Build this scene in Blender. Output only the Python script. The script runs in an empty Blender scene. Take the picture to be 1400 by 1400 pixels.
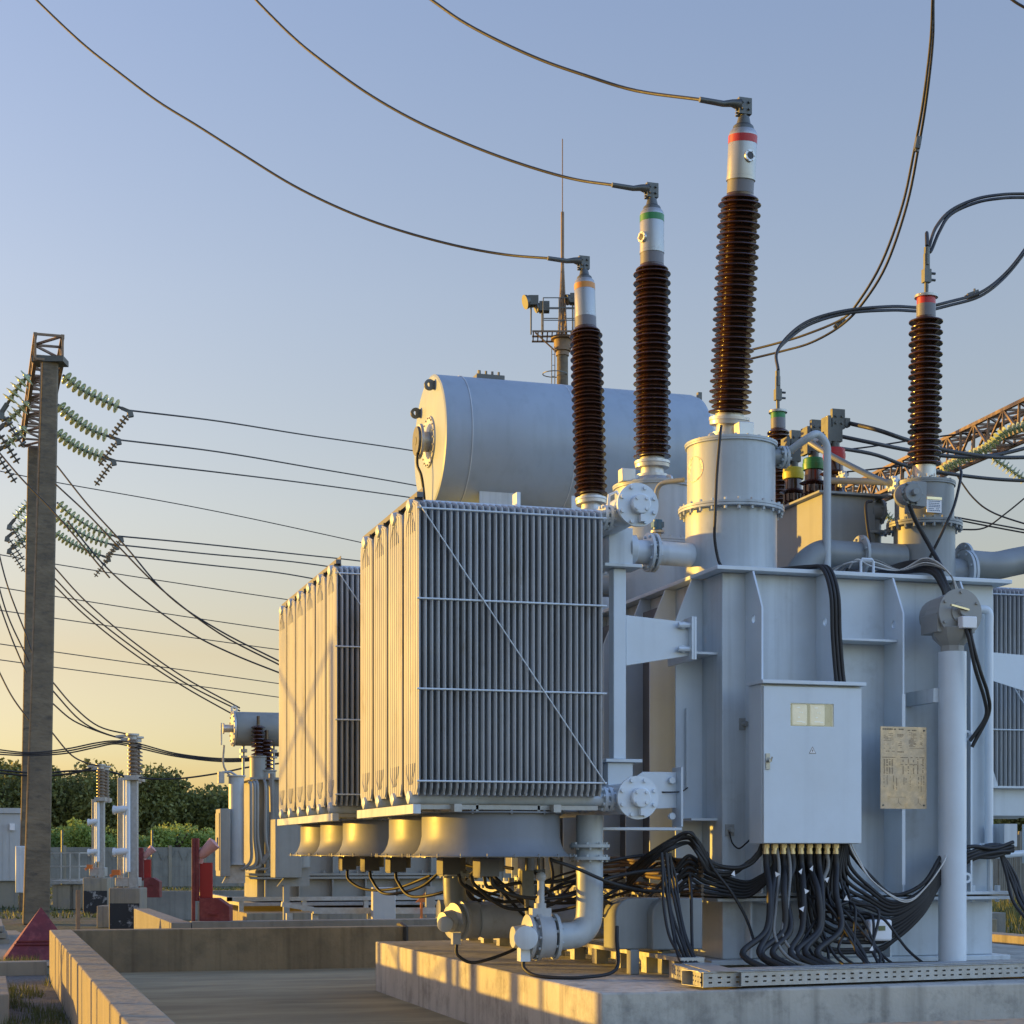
import bpy, bmesh, math, random
from mathutils import Vector, Matrix
from mathutils.geometry import tessellate_polygon
R = math.radians
random.seed(7)
S = bpy.context.scene
COL = S.collection
# ------------------------------------------------------------------ camera frame
H, F, YAW, HY = 1.65, 2400.0, R(16.7), 1165.0
sa, ca = math.sin(YAW), math.cos(YAW)
def at(x, y, d):
    u = (x - 700) / F * d
    return Vector((d * sa + u * ca, d * ca - u * sa, H + (HY - y) / F * d))
def atY(x, y, Y):
    r = (x - 700) / F; X = Y * (sa + r * ca) / (ca - r * sa)
    d = X * sa + Y * ca
    return Vector((X, Y, H + (HY - y) / F * d))
def atX(x, y, X):
    r = (x - 700) / F; Y = X * (ca - r * sa) / (sa + r * ca)
    d = X * sa + Y * ca
    return Vector((X, Y, H + (HY - y) / F * d))
def atZ(x, y, Z):
    return at(x, y, F * (H - Z) / (y - HY))

# ------------------------------------------------------------------ materials
def M_(name, col, rough=.5, metal=0., var=.12, scale=3., bump=0., bscale=60., spec=.5, stretch=(1,1,1), col2=None, mask=(.45,.65), dirt=0., trans=0., streak=0., coat=0.):
    m = bpy.data.materials.new(name); m.use_nodes = True
    nt = m.node_tree; N = nt.nodes; L = nt.links
    b = N['Principled BSDF']
    b.inputs['Roughness'].default_value = rough; b.inputs['Metallic'].default_value = metal
    b.inputs['Specular IOR Level'].default_value = spec
    if coat: b.inputs['Coat Weight'].default_value = coat; b.inputs['Coat Roughness'].default_value = .15
    if trans: b.inputs['Transmission Weight'].default_value = trans
    g = N.new('ShaderNodeNewGeometry'); mp = N.new('ShaderNodeMapping'); mp.inputs['Scale'].default_value = stretch
    L.new(g.outputs['Position'], mp.inputs['Vector'])
    n = N.new('ShaderNodeTexNoise'); n.inputs['Scale'].default_value = scale; n.inputs['Detail'].default_value = 7
    n.inputs['Roughness'].default_value = .62
    L.new(mp.outputs[0], n.inputs['Vector'])
    mr = N.new('ShaderNodeMapRange'); mr.inputs[1].default_value = .3; mr.inputs[2].default_value = .7
    mr.inputs[3].default_value = 1 - var; mr.inputs[4].default_value = 1 + var
    L.new(n.outputs['Fac'], mr.inputs[0])
    mx = N.new('ShaderNodeMix'); mx.data_type = 'RGBA'; mx.blend_type = 'MULTIPLY'; mx.inputs[0].default_value = 1
    mx.inputs[6].default_value = (*col, 1); L.new(mr.outputs[0], mx.inputs[7])
    out = mx.outputs[2]
    if col2:
        n2 = N.new('ShaderNodeTexNoise'); n2.inputs['Scale'].default_value = scale * 1.7; n2.inputs['Detail'].default_value = 9
        n2.inputs['Roughness'].default_value = .7
        L.new(mp.outputs[0], n2.inputs['Vector'])
        r2 = N.new('ShaderNodeMapRange'); r2.inputs[1].default_value = mask[0]; r2.inputs[2].default_value = mask[1]
        L.new(n2.outputs['Fac'], r2.inputs[0])
        m2 = N.new('ShaderNodeMix'); m2.data_type = 'RGBA'; L.new(r2.outputs[0], m2.inputs[0]); L.new(out, m2.inputs[6]); m2.inputs[7].default_value = (*col2, 1)
        out = m2.outputs[2]
    if streak:
        mp3 = N.new('ShaderNodeMapping'); mp3.inputs['Scale'].default_value = (9, 9, .35); L.new(g.outputs['Position'], mp3.inputs['Vector'])
        n3 = N.new('ShaderNodeTexNoise'); n3.inputs['Scale'].default_value = 1; n3.inputs['Detail'].default_value = 4; L.new(mp3.outputs[0], n3.inputs['Vector'])
        r3 = N.new('ShaderNodeMapRange'); r3.inputs[1].default_value = .5; r3.inputs[2].default_value = .75; r3.inputs[3].default_value = 1; r3.inputs[4].default_value = 1 - streak
        L.new(n3.outputs['Fac'], r3.inputs[0])
        m3 = N.new('ShaderNodeMix'); m3.data_type = 'RGBA'; m3.blend_type = 'MULTIPLY'; m3.inputs[0].default_value = 1
        L.new(out, m3.inputs[6]); L.new(r3.outputs[0], m3.inputs[7]); out = m3.outputs[2]
    L.new(out, b.inputs['Base Color'])
    rr = N.new('ShaderNodeMapRange'); rr.inputs[1].default_value = .3; rr.inputs[2].default_value = .7
    rr.inputs[3].default_value = max(.03, rough - .08); rr.inputs[4].default_value = min(1, rough + .1)
    L.new(n.outputs['Fac'], rr.inputs[0]); L.new(rr.outputs[0], b.inputs['Roughness'])
    if bump:
        nb = N.new('ShaderNodeTexNoise'); nb.inputs['Scale'].default_value = bscale; nb.inputs['Detail'].default_value = 6
        L.new(mp.outputs[0], nb.inputs['Vector'])
        bp = N.new('ShaderNodeBump'); bp.inputs['Strength'].default_value = 1; bp.inputs['Distance'].default_value = bump
        L.new(nb.outputs['Fac'], bp.inputs['Height']); L.new(bp.outputs[0], b.inputs['Normal'])
    return m
PAINT = M_('grey_paint', (.56,.62,.655), .36, var=.09, scale=1.6, bump=.0009, bscale=22, streak=.24, col2=(.44,.475,.48), mask=(.56,.8))
PAINT2 = M_('grey_paint_light', (.62,.69,.74), .36, var=.06, scale=2, bump=.0004, bscale=30, streak=.06)
RADP = M_('radiator_paint', (.39,.41,.42), .44, spec=.45, var=.16, scale=2.2, streak=.15, stretch=(1,1,.5), col2=(.2,.17,.11), mask=(.56,.8))
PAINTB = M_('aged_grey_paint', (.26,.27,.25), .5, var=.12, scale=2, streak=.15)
PAINTT = M_('turret_paint', (.42,.47,.49), .38, var=.09, scale=1.8, bump=.0008, bscale=22, streak=.22, col2=(.33,.36,.36), mask=(.55,.78))
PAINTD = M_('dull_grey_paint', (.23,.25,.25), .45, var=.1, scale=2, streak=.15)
FANP = M_('fan_paint', (.19,.205,.22), .42, spec=.25, var=.08, streak=.1)
COVER = M_('grey_casting', (.3,.3,.28), .5, var=.08)
PAINTC = M_('conservator_paint', (.33,.40,.46), .4, var=.07, scale=1.2, streak=.1, bump=.0006, bscale=25)
DARKP = M_('dark_grey_paint', (.12,.125,.13), .55, var=.15)
PORC = M_('brown_porcelain', (.055,.022,.012), .17, var=.2, scale=5, spec=.6)
ALU = M_('cast_aluminium', (.52,.52,.49), .38, metal=.55, var=.08, scale=8)
CAPW = M_('pale_cap_metal', (.38,.38,.35), .3, metal=.5, var=.05)
GREYR = M_('grey_collar', (.16,.16,.17), .5, var=.08)
DKMET = M_('weathered_clamp_metal', (.12,.125,.115), .5, metal=.6, var=.2, scale=15)
GALV = M_('galvanised_steel', (.38,.39,.38), .45, metal=.4, var=.18, scale=14)
CONC = M_('concrete', (.28,.25,.185), .88, var=.16, scale=1.3, bump=.006, bscale=18, col2=(.24,.225,.195), mask=(.5,.68), streak=.42)
CONCP = M_('pedestal_concrete', (.46,.44,.38), .85, var=.14, scale=1.6, bump=.006, bscale=20, col2=(.27,.26,.23), mask=(.5,.66), streak=.4)
CONCF = M_('pit_floor_concrete', (.34,.30,.185), .9, var=.34, scale=.9, bump=.008, bscale=12, col2=(.21,.18,.11), mask=(.45,.7), stretch=(.35,1.2,1))
CONCO = M_('old_pole_concrete', (.17,.14,.095), .92, var=.3, scale=1.5, bump=.02, bscale=6, stretch=(1,1,2.2), col2=(.09,.08,.065), mask=(.5,.68))
CONCW = M_('shade_toned_far_wall_concrete', (.24,.2,.13), .9, var=.2, scale=1.2, bump=.006, bscale=18, col2=(.15,.13,.09), mask=(.48,.7), streak=.35)  # pit shade on the far wall put into a darker concrete colour
BLOCK = M_('blockwork_concrete', (.22,.215,.185), .9, var=.2, scale=1.2, bump=.01, bscale=10, streak=.25)
TAR = M_('bitumen_patch', (.025,.027,.028), .8, var=.3, scale=2, col2=(.28,.28,.27), mask=(.55,.62))
CABLE = M_('black_cable', (.019,.0185,.018), .58, var=.25, scale=6)
CABLED = M_('sun_tinted_dusty_cable', (.13,.09,.055), .5, var=.2, scale=6)  # dusty cable, with the orange sunlight put into its browner colour
CABLEG = M_('grey_cable', (.2,.195,.175), .6, var=.2)
CABLEW = M_('pale_thin_wire', (.55,.54,.5), .5, var=.1)
WIRE = M_('overhead_conductor', (.035,.035,.035), .6, metal=0., var=.2, scale=20)
BRASS = M_('nickel_brass', (.6,.52,.33), .3, metal=.8, var=.1, scale=30)
BLACK = M_('black_plastic', (.02,.02,.02), .45)
REDP = M_('faded_red_paint', (.15,.022,.024), .6, var=.22, scale=4, col2=(.3,.07,.06), mask=(.5,.75), streak=.2)
REDB = M_('bright_red_paint', (.3,.01,.01), .45, var=.08)
PINK = M_('bleached_red_plastic', (.55,.3,.28), .6, var=.1)
TAPER = M_('red_tape', (.45,.02,.025), .45); TAPEG = M_('green_tape', (.02,.2,.055), .45)
TAPEO = M_('orange_tape', (.6,.25,.04), .45); TAPEY = M_('yellow_tape', (.62,.5,.03), .45)
WHITE = M_('white_plastic', (.78,.79,.8), .35, var=.03)
WHITEP = M_('white_panel', (.44,.45,.44), .5, var=.05, streak=.05)
PLATE = M_('engraved_plate', (.36,.3,.235), .34, metal=.65, var=.1, scale=9, col2=(.5,.4,.3), mask=(.45,.7))
INK = M_('etched_ink', (.16,.12,.08), .6)
BLUEI = M_('blue_valve_paint', (.02,.12,.26), .35)
BLUEP = M_('blue_ink', (.12,.18,.3), .6)
ORANGE = M_('orange_paint', (.6,.16,.03), .5)
RUST = M_('weathered_lattice_steel', (.24,.17,.11), .65, metal=.2, var=.3, scale=8)
SCREEN = M_('lcd_screen', (.13,.15,.07), .3)
GAUGE = M_('gauge_face_beige', (.7,.62,.5), .5, var=.1, scale=12)
PLANK = M_('sleeper_timber', (.4,.32,.2), .8, var=.25, scale=4, stretch=(3,3,12))
BARK = M_('bark', (.07,.05,.035), .9, var=.3, scale=5)
def leafmat(name, c1, c2):
    m = bpy.data.materials.new(name); m.use_nodes = True; nt = m.node_tree; N = nt.nodes; L = nt.links
    b = N['Principled BSDF']; b.inputs['Roughness'].default_value = .6
    g = N.new('ShaderNodeNewGeometry'); n = N.new('ShaderNodeTexNoise'); n.inputs['Scale'].default_value = .7; n.inputs['Detail'].default_value = 3
    L.new(g.outputs['Position'], n.inputs['Vector'])
    ad = N.new('ShaderNodeMath'); ad.operation = 'MULTIPLY_ADD'; ad.inputs[1].default_value = .5; L.new(g.outputs['Random Per Island'], ad.inputs[0]); L.new(n.outputs['Fac'], ad.inputs[2])
    mr = N.new('ShaderNodeMapRange'); mr.inputs[1].default_value = .4; mr.inputs[2].default_value = 1.1; L.new(ad.outputs[0], mr.inputs[0])
    mx = N.new('ShaderNodeMix'); mx.data_type = 'RGBA'; mx.inputs[6].default_value = (*c1, 1); mx.inputs[7].default_value = (*c2, 1)
    L.new(mr.outputs[0], mx.inputs[0]); L.new(mx.outputs[2], b.inputs['Base Color'])
    t = N.new('ShaderNodeBsdfTranslucent'); L.new(mx.outputs[2], t.inputs['Color'])
    ms = N.new('ShaderNodeMixShader'); ms.inputs[0].default_value = .3; L.new(b.outputs[0], ms.inputs[1]); L.new(t.outputs[0], ms.inputs[2])
    L.new(ms.outputs[0], N['Material Output'].inputs['Surface'])
    return m
LEAFD = leafmat('dark_foliage', (.085,.10,.03), (.27,.28,.075)); LEAFL = leafmat('light_foliage', (.15,.22,.045), (.33,.44,.11))
GRASS = leafmat('grass_blades', (.05,.07,.02), (.14,.16,.05))
GLASS = M_('green_insulator_glass', (.52,.6,.34), .15, var=.1, trans=.3, spec=.7)
PANE = M_('window_pane', (.9,.9,.88), .06, var=.01, trans=.92)
PANE = bpy.data.materials.new('thin_glass'); PANE.use_nodes = True; _n = PANE.node_tree; _n.nodes.remove(_n.nodes['Principled BSDF'])
_t = _n.nodes.new('ShaderNodeBsdfTransparent'); _g = _n.nodes.new('ShaderNodeBsdfGlossy'); _g.inputs['Roughness'].default_value = .04; _m = _n.nodes.new('ShaderNodeMixShader'); _m.inputs[0].default_value = .1
_n.links.new(_t.outputs[0], _m.inputs[1]); _n.links.new(_g.outputs[0], _m.inputs[2]); _n.links.new(_m.outputs[0], _n.nodes['Material Output'].inputs[0])
GROUND = M_('ground_soil_and_grass', (.075,.085,.04), .95, var=.3, scale=.6, bump=.04, bscale=6, col2=(.12,.105,.08), mask=(.48,.62))
GRAVEL = M_('gravel', (.14,.135,.12), .95, var=.5, scale=14, bump=.03, bscale=25)

# ------------------------------------------------------------------ mesh builder
class G:
    def __init__(s): s.v = []; s.f = []; s.m = []
    def add(s, vs, fs, m=0):
        o = len(s.v); s.v += [Vector(p) for p in vs]; s.f += [tuple(i + o for i in f) for f in fs]; s.m += [m] * len(fs); return s
    def box(s, x0, x1, y0, y1, z0, z1, m=0):
        return s.add([(x0,y0,z0),(x1,y0,z0),(x1,y1,z0),(x0,y1,z0),(x0,y0,z1),(x1,y0,z1),(x1,y1,z1),(x0,y1,z1)],
                     [(0,3,2,1),(4,5,6,7),(0,1,5,4),(1,2,6,5),(2,3,7,6),(3,0,4,7)], m)
    def obox(s, c, sz, mat=None, m=0):
        c = Vector(c); mat = mat or Matrix.Identity(3); vs = []
        for k in (-.5,.5):
            for (i,j) in ((-.5,-.5),(.5,-.5),(.5,.5),(-.5,.5)): vs.append(c + mat @ Vector((i*sz[0], j*sz[1], k*sz[2])))
        return s.add(vs, [(0,3,2,1),(4,5,6,7),(0,1,5,4),(1,2,6,5),(2,3,7,6),(3,0,4,7)], m)
    def bar(s, p0, p1, w, h=None, m=0):
        h = h or w; p0 = Vector(p0); p1 = Vector(p1); d = (p1 - p0); l = d.length
        if l < 1e-6: return s
        q = d.to_track_quat('Z', 'Y').to_matrix()
        return s.obox((p0 + p1) / 2, (w, h, l), q, m)
    def lathe(s, o, ax, prof, n=32, m=0, caps=True):
        o = Vector(o); q = Vector(ax).normalized().to_track_quat('Z', 'Y').to_matrix(); vs = []
        for (r, h) in prof:
            for k in range(n):
                t = 2 * math.pi * k / n; vs.append(o + q @ Vector((r * math.cos(t), r * math.sin(t), h)))
        fs = []
        for i in range(len(prof) - 1):
            for k in range(n):
                k2 = (k + 1) % n; fs.append((i*n+k, i*n+k2, (i+1)*n+k2, (i+1)*n+k))
        if caps and prof[0][0] > 1e-5: fs.append(tuple(range(n - 1, -1, -1)))
        if caps and prof[-1][0] > 1e-5: fs.append(tuple((len(prof) - 1) * n + k for k in range(n)))
        return s.add(vs, fs, m)
    def cyl(s, p0, p1, r, n=20, m=0, r2=None):
        p0 = Vector(p0); p1 = Vector(p1)
        return s.lathe(p0, p1 - p0, [(r, 0), (r2 or r, (p1 - p0).length)], n, m)
    def ball(s, c, r, n=12, m=0):
        return s.lathe(c, (0,0,1), [(r*math.sin(math.pi*i/n)+1e-6, -r*math.cos(math.pi*i/n)) for i in range(n+1)], n*2, m, False)
    def tube(s, pts, r, n=8, m=0, cap=True):
        pts = [Vector(p) for p in pts]; vs = []; up = None
        for i, p in enumerate(pts):
            t = (pts[min(i+1, len(pts)-1)] - pts[max(i-1, 0)]).normalized()
            if up is None: up = Vector((0,0,1)) if abs(t.z) < .9 else Vector((1,0,0))
            sd = t.cross(up); sd = sd.normalized() if sd.length > 1e-4 else Vector((1,0,0)); up = sd.cross(t).normalized()
            rr = r[i] if isinstance(r, (list, tuple)) else r
            for k in range(n):
                a = 2 * math.pi * k / n; vs.append(p + sd * rr * math.cos(a) + up * rr * math.sin(a))
        fs = []
        for i in range(len(pts) - 1):
            for k in range(n):
                k2 = (k + 1) % n; fs.append((i*n+k, i*n+k2, (i+1)*n+k2, (i+1)*n+k))
        if cap: fs.append(tuple(range(n-1, -1, -1))); fs.append(tuple((len(pts)-1)*n+k for k in range(n)))
        return s.add(vs, fs, m)
    def prism(s, outer, axis, a0, a1, holes=(), m=0):
        def P(u, v, a): return {'x': (a,u,v), 'y': (u,a,v), 'z': (u,v,a)}[axis]
        loops = [list(outer)] + [list(h) for h in holes]
        tr = tessellate_polygon([[Vector((u, v, 0)) for u, v in l] for l in loops])
        fl = [p for l in loops for p in l]; n = len(fl)
        vs = [P(u, v, a0) for u, v in fl] + [P(u, v, a1) for u, v in fl]
        fs = [tuple(t) for t in tr] + [tuple(n + i for i in reversed(t)) for t in tr]
        k = 0
        for l in loops:
            for i in range(len(l)):
                j = (i + 1) % len(l); fs.append((k+i, k+j, n+k+j, n+k+i))
            k += len(l)
        return s.add(vs, fs, m)
    def bolts(s, c, ax, rad, n, r=.012, h=.02, ph=0., m=0):
        c = Vector(c); ax = Vector(ax).normalized(); q = ax.to_track_quat('Z','Y').to_matrix()
        for k in range(n):
            t = 2*math.pi*k/n + ph; p = c + q @ Vector((rad*math.cos(t), rad*math.sin(t), 0)); s.cyl(p, p + ax*h, r, 6, m)
        return s
def circ(cx, cy, r, n=16): return [(cx + r*math.cos(2*math.pi*k/n), cy + r*math.sin(2*math.pi*k/n)) for k in range(n)]
def cat(pts, n=8):
    pts = [Vector(p) for p in pts]; P = [2*pts[0]-pts[1]] + pts + [2*pts[-1]-pts[-2]]; out = []
    for i in range(1, len(P) - 2):
        a, b, c, d = P[i-1:i+3]
        for k in range(n):
            t = k / n; out.append(.5*((2*b)+(c-a)*t+(2*a-5*b+4*c-d)*t*t+(3*b-3*c+d-a)*t**3))
    out.append(pts[-1]); return out
def ringp(r0, r1, h0, h1):   # hollow ring profile
    return [(r0,h0),(r1,h0),(r1,h1),(r0,h1),(r0,h0)]
def flange(g, c, ax, r, t=.025, nb=8, br=.013, m=0, ri=.6):
    c = Vector(c); ax = Vector(ax).normalized()
    g.lathe(c - ax*t/2, ax, [(r,0),(r,t)], 32, m)
    g.bolts(c + ax*t/2, ax, r*.84, nb, br, br*1.3, .3, m); g.bolts(c - ax*t/2, -ax, r*.84, nb, br, br*1.3, .3, m)

BASE = {}
def mk(name, g, mats, ang=32, bevel=0):
    me = bpy.data.meshes.new(name); 
    me.from_pydata([tuple(v) for v in g.v], [], g.f)
    for mt in (mats if isinstance(mats, (list, tuple)) else [mats]): me.materials.append(mt)
    if isinstance(mats, (list, tuple)) and len(mats) > 1: me.polygons.foreach_set('material_index', g.m)
    bm = bmesh.new(); bm.from_mesh(me); bmesh.ops.recalc_face_normals(bm, faces=bm.faces); bm.to_mesh(me); bm.free()
    me.shade_smooth(); me.set_sharp_from_angle(angle=R(ang)); me.update()
    o = bpy.data.objects.new(name, me); COL.objects.link(o)
    if bevel:
        b = o.modifiers.new('bevel', 'BEVEL'); b.width = bevel; b.segments = 2; b.limit_method = 'ANGLE'; b.angle_limit = R(50)
    return o
def thing(name, label, cat_, loc=(0,0,0), group=None):
    o = bpy.data.objects.new(name, None); COL.objects.link(o); o.location = loc; o.empty_display_size = .2
    o['label'] = label; o['category'] = cat_
    if group: o['group'] = group
    BASE[o] = Vector(loc); return o
def part(name, g, mats, parent, label=None, ang=32, bevel=0):
    b = BASE[parent]; c = sum(g.v, Vector()) / len(g.v)
    for v in g.v: v -= c
    o = mk(name, g, mats, ang, bevel); o.parent = parent; o.location = c - b; BASE[o] = c
    if label: o['label'] = label
    return o
def solo(name, g, mats, label, cat_, group=None, ang=32, bevel=0):
    z = min(v.z for v in g.v); cx = sum(v.x for v in g.v)/len(g.v); cy = sum(v.y for v in g.v)/len(g.v); c = Vector((cx, cy, z))
    for v in g.v: v -= c
    o = mk(name, g, mats, ang, bevel); o.location = c; o['label'] = label; o['category'] = cat_; BASE[o] = c
    if group: o['group'] = group
    return o
def struct(name, g, mats, kind='structure', ang=32, bevel=0):
    o = mk(name, g, mats, ang, bevel); o['kind'] = kind; BASE[o] = Vector(); return o
def copytree(o, delta, parent=None):
    c = o.copy(); COL.objects.link(c)
    if parent is None: c.location = o.location + Vector(delta); BASE[c] = BASE[o] + Vector(delta)
    else: c.parent = parent; BASE[c] = BASE[o] + Vector(delta)
    for ch in list(o.children): copytree(ch, delta, c)
    return c
def copypart(o, delta):          # copy of a part (and its sub-parts) inside the same thing
    c = o.copy(); COL.objects.link(c); c.parent = o.parent; c.location = o.location + Vector(delta); BASE[c] = BASE[o] + Vector(delta)
    for ch in list(o.children): copytree(ch, delta, c)
    return c

# ================================================================== SETTING
g = G(); g.box(-700, 700, -60, 1300, -.5, 0); struct('ground', g, GROUND)
ZT, ZF = .65, .10
g = G(); g.box(1.06, 14.5, 9.24, 23.08, -.2, ZF); struct('pit_floor', g, CONCF)
def pitwall(x0, x1, y0, y1, z1=ZT):
    g = G(); g.box(x0, x1, y0, y1, -.3, z1); return g
solo('containment_wall', pitwall(.79, 1.07, 8.9, 23.35), CONC, 'sunlit concrete containment wall running away from the viewer on the left', 'wall', bevel=.012)
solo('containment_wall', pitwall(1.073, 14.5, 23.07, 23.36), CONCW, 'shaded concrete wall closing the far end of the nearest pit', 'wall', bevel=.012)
solo('containment_wall', pitwall(1.073, 14.5, 8.93, 9.25), CONC, 'concrete wall top at the bottom edge in front of the transformer pedestal', 'wall', bevel=.012)
g = G(); g.prism([(4.18,11.73),(10.6,11.73),(10.6,21.5),(5.9,21.5),(5.9,19.25),(4.18,19.25)],'z',0,ZT); solo('transformer_pedestal', g, CONCP, 'wide concrete pedestal carrying the large grey transformer', 'pedestal', bevel=.015)
# second bay
solo('containment_wall', pitwall(2.81, 16, 25.2, 25.5, .66), BLOCK, 'grey blockwork wall of the next bay just over the nearest pit', 'wall', bevel=.01)
solo('containment_wall', pitwall(2.52, 2.8, 25.2, 31.7, .65), BLOCK, 'row of joined pale concrete blocks running back left of the nearer red post', 'wall', bevel=.01)
solo('containment_wall', pitwall(3.6, 18, 43.4, 43.7, .7), BLOCK, 'farthest low bay wall behind the second transformer and red posts', 'wall', bevel=.01)
g = G(); g.box(4.3, 12, 30.2, 37.5, 0, .6); solo('transformer_pedestal', g, CONC, 'far concrete pedestal under the second transformer', 'pedestal', bevel=.015)
# gravel strip, paths
g = G(); g.box(-4, .785, 6, 26, 0, .004); struct('gravel_strip', g, GRAVEL)
c0, c1 = atZ(62, 1252, 0), atZ(118, 1272, 0)
g = G(); g.add([(-1.9,26,.02),(1.5,26,.02),(.6,38,.02),(-1.2,38,.02)], [(0,1,2,3)]); g.add([(v[0],v[1],.0) for v in [(-1.9,26,0),(1.5,26,0),(.6,38,0),(-1.2,38,0)]],[(0,1,2,3)]); struct('concrete_path', g, CONC)
# kerb on left behind pyramid
g = G(); a = atZ(0, 1334, 0); g.box(-4, .788, a.y-.15, a.y+.12, 0, .19); solo('kerb', g, CONC, 'low pale concrete kerb in front of the red pyramid hatch', 'kerb', bevel=.01)
k = G(); p = atZ(4, 1290, 0)
for i in range(3): k.box(p.x-2.6, p.x+.1-.05*i, p.y-.6, p.y+3, .1*i+.02*i, .1*i+.1+.02*i)
solo('slab_stack', k, CONC, 'stack of thin concrete slabs at the left edge beside the big pole', 'slabs', bevel=.008)
for (xx, lab) in ((.0, 'nearer weathered concrete block at the left edge, below the kerb'),):
    k = G(); p = atZ(0, 1395, 0); k.box(p.x-1, p.x+.08, p.y-.6, p.y+2, 0, .3); solo('concrete_block', k, CONC, lab, 'block', bevel=.01)

# ---- grass tufts near left and grass at right
def blades(n, area, hmin, hmax, w, seed):
    rnd = random.Random(seed); g = G()
    for i in range(n):
        x = rnd.uniform(area[0], area[1]); y = rnd.uniform(area[2], area[3])
        if len(area) > 4 and not area[4](x, y): continue
        h = rnd.uniform(hmin, hmax); a = rnd.uniform(0, 6.28); dx, dy = math.cos(a)*w, math.sin(a)*w; lx, ly = rnd.uniform(-.4,.4)*h, rnd.uniform(-.4,.4)*h
        g.add([(x-dx,y-dy,0),(x+dx,y+dy,0),(x+lx,y+ly,h)], [(0,1,2)])
    return g
def clump(x, y): return math.sin(x*3.1+y*.7)+math.sin(y*1.3-x*2.2)+math.sin(x*7+y*2.9)*.6 > .1
g = blades(34000, (-3, .76, 8.5, 27.5, clump), .04, .16, .006, 3)
struct('grass', g, GRASS, 'stuff')
g = blades(26000, (-12, 34, 45, 81, lambda x, y: True), .05, .14, .03, 5); struct('grass', g, GRASS, 'stuff')
g = blades(9000, (10.9, 14.6, 9.6, 22.8, lambda x, y: False), .1, .3, .03, 5)

# ================================================================== MAIN TRANSFORMER
T = thing('power_transformer', 'large grey oil filled power transformer with two radiator banks, filling the right half', 'transformer', (6.8, 16.5, ZT))
TX0, TX1, TY0, TY1, TZ0, TZ1 = 6.0, 8.62, 13.78, 19.9, .74, 4.03
FZ = 1.27
g = G(); ch = .0
g.box(TX0, TX1, TY0, TY1, FZ, TZ1 - .002); g.box(TX0+.005, TX1-.005, TY0+.005, TY1, TZ0, FZ-.002)
tank = part('tank', g, PAINT, T, bevel=.006)
g = G(); g.box(TX0-.11, TX1+.1, TY0-.15, TY1+.1, TZ1, TZ1+.035); part('tank_cover', g, PAINT2, tank, bevel=.004)
g = G(); g.box(TX0-.13, TX1+.06, TY0-.2, TY1+.1, FZ+.008, FZ+.035); g.box(TX0-.13, TX1+.06, TY0-.2, TY1+.1, FZ-.035, FZ-.008)
for i in range(11):
    x = TX0 + .1 + i*.25
    g.cyl((x, TY0-.1, FZ+.035), (x, TY0-.1, FZ+.085), .028, 6); g.cyl((x, TY0-.1, FZ-.06), (x, TY0-.1, FZ-.035), .022, 6)
for i in range(26):
    y = TY0 + i*.25
    g.cyl((TX0-.08, y, FZ+.035), (TX0-.08, y, FZ+.075), .022, 6)
part('lower_flange', g, PAINT, tank, bevel=.003)
g = G(); g.box(TX0-.15, TX1+.1, TY0-.12, TY1+.1, TZ0-.045, TZ0-.002); part('base_plate', g, PAINT, tank, bevel=.004)
# stiffener fins, front and left
def fin_poly(d, z0, z1, chz=.34): return [(0, z0), (d, z0), (d, z1-chz), (d*.45, z1), (0, z1)]
FR = [6.22, 6.885, 7.54, 8.2]
for i, x in enumerate(FR):
    g = G(); y = TY0
    outer = [(y, FZ+.036), (y-.33, FZ+.036), (y-.33, TZ1-.33), (y-.15, TZ1-.003), (y, TZ1-.003)]
    g.prism(outer, 'x', x-.009, x+.009, [circ(y-.17, 3.62, .035)]); part('stiffener', g, PAINT2, T, bevel=.002)
    g = G(); g.prism([(y+.004, TZ0), (y-.11, TZ0), (y-.11, FZ-.037), (y+.004, FZ-.037)], 'x', x-.009, x+.009); part('lower_rib', g, PAINT2, T)
for i, y in enumerate([14.22 + .62*k for k in range(9)]):
    g = G(); x = TX0
    outer = [(x, FZ+.036), (x-.25, FZ+.036), (x-.25, TZ1-.36), (x-.1, TZ1-.003), (x, TZ1-.003)]
    g.prism(outer, 'y', y-.009, y+.009, [circ(x-.13, 3.5, .04)]); part('stiffener', g, PAINT2, T, bevel=.002)
for (x0, x1, z) in ((FR[1], FR[2], 3.47), (FR[0], FR[1], 2.2), (FR[2], FR[3], 1.9)):
    if z == 3.47:
        g = G(); g.box(x0+.012, x1+.02 if False else x1-.012, TY0-.24, TY0, z-.01, z+.01); part('shelf_rib', g, PAINT2, T, bevel=.002)
g = G(); g.box(TX0-.24, TX0, TY0+.1, 14.20, 3.34, 3.36); g.box(TX0-.24, TX0, TY0+.1, 14.2, 1.92, 1.94); part('shelf_rib', g, PAINT2, T)
g = G(); g.box(5.83, 5.85, 14.16, 14.19, 2.2, 2.9); part('grab_bar', g, PAINT2, T)
# little bosses on the front wall
for (x, y) in ((1017, 990), (998, 1135)):
    p = atY(x, y, TY0-.012); g = G(); g.box(p.x-.04, p.x+.04, TY0-.012, TY0, p.z-.05, p.z+.05); g.cyl((p.x,TY0-.012,p.z),(p.x,TY0-.07,p.z),.022,12); part('earth_boss', g, GALV, T)
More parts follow.
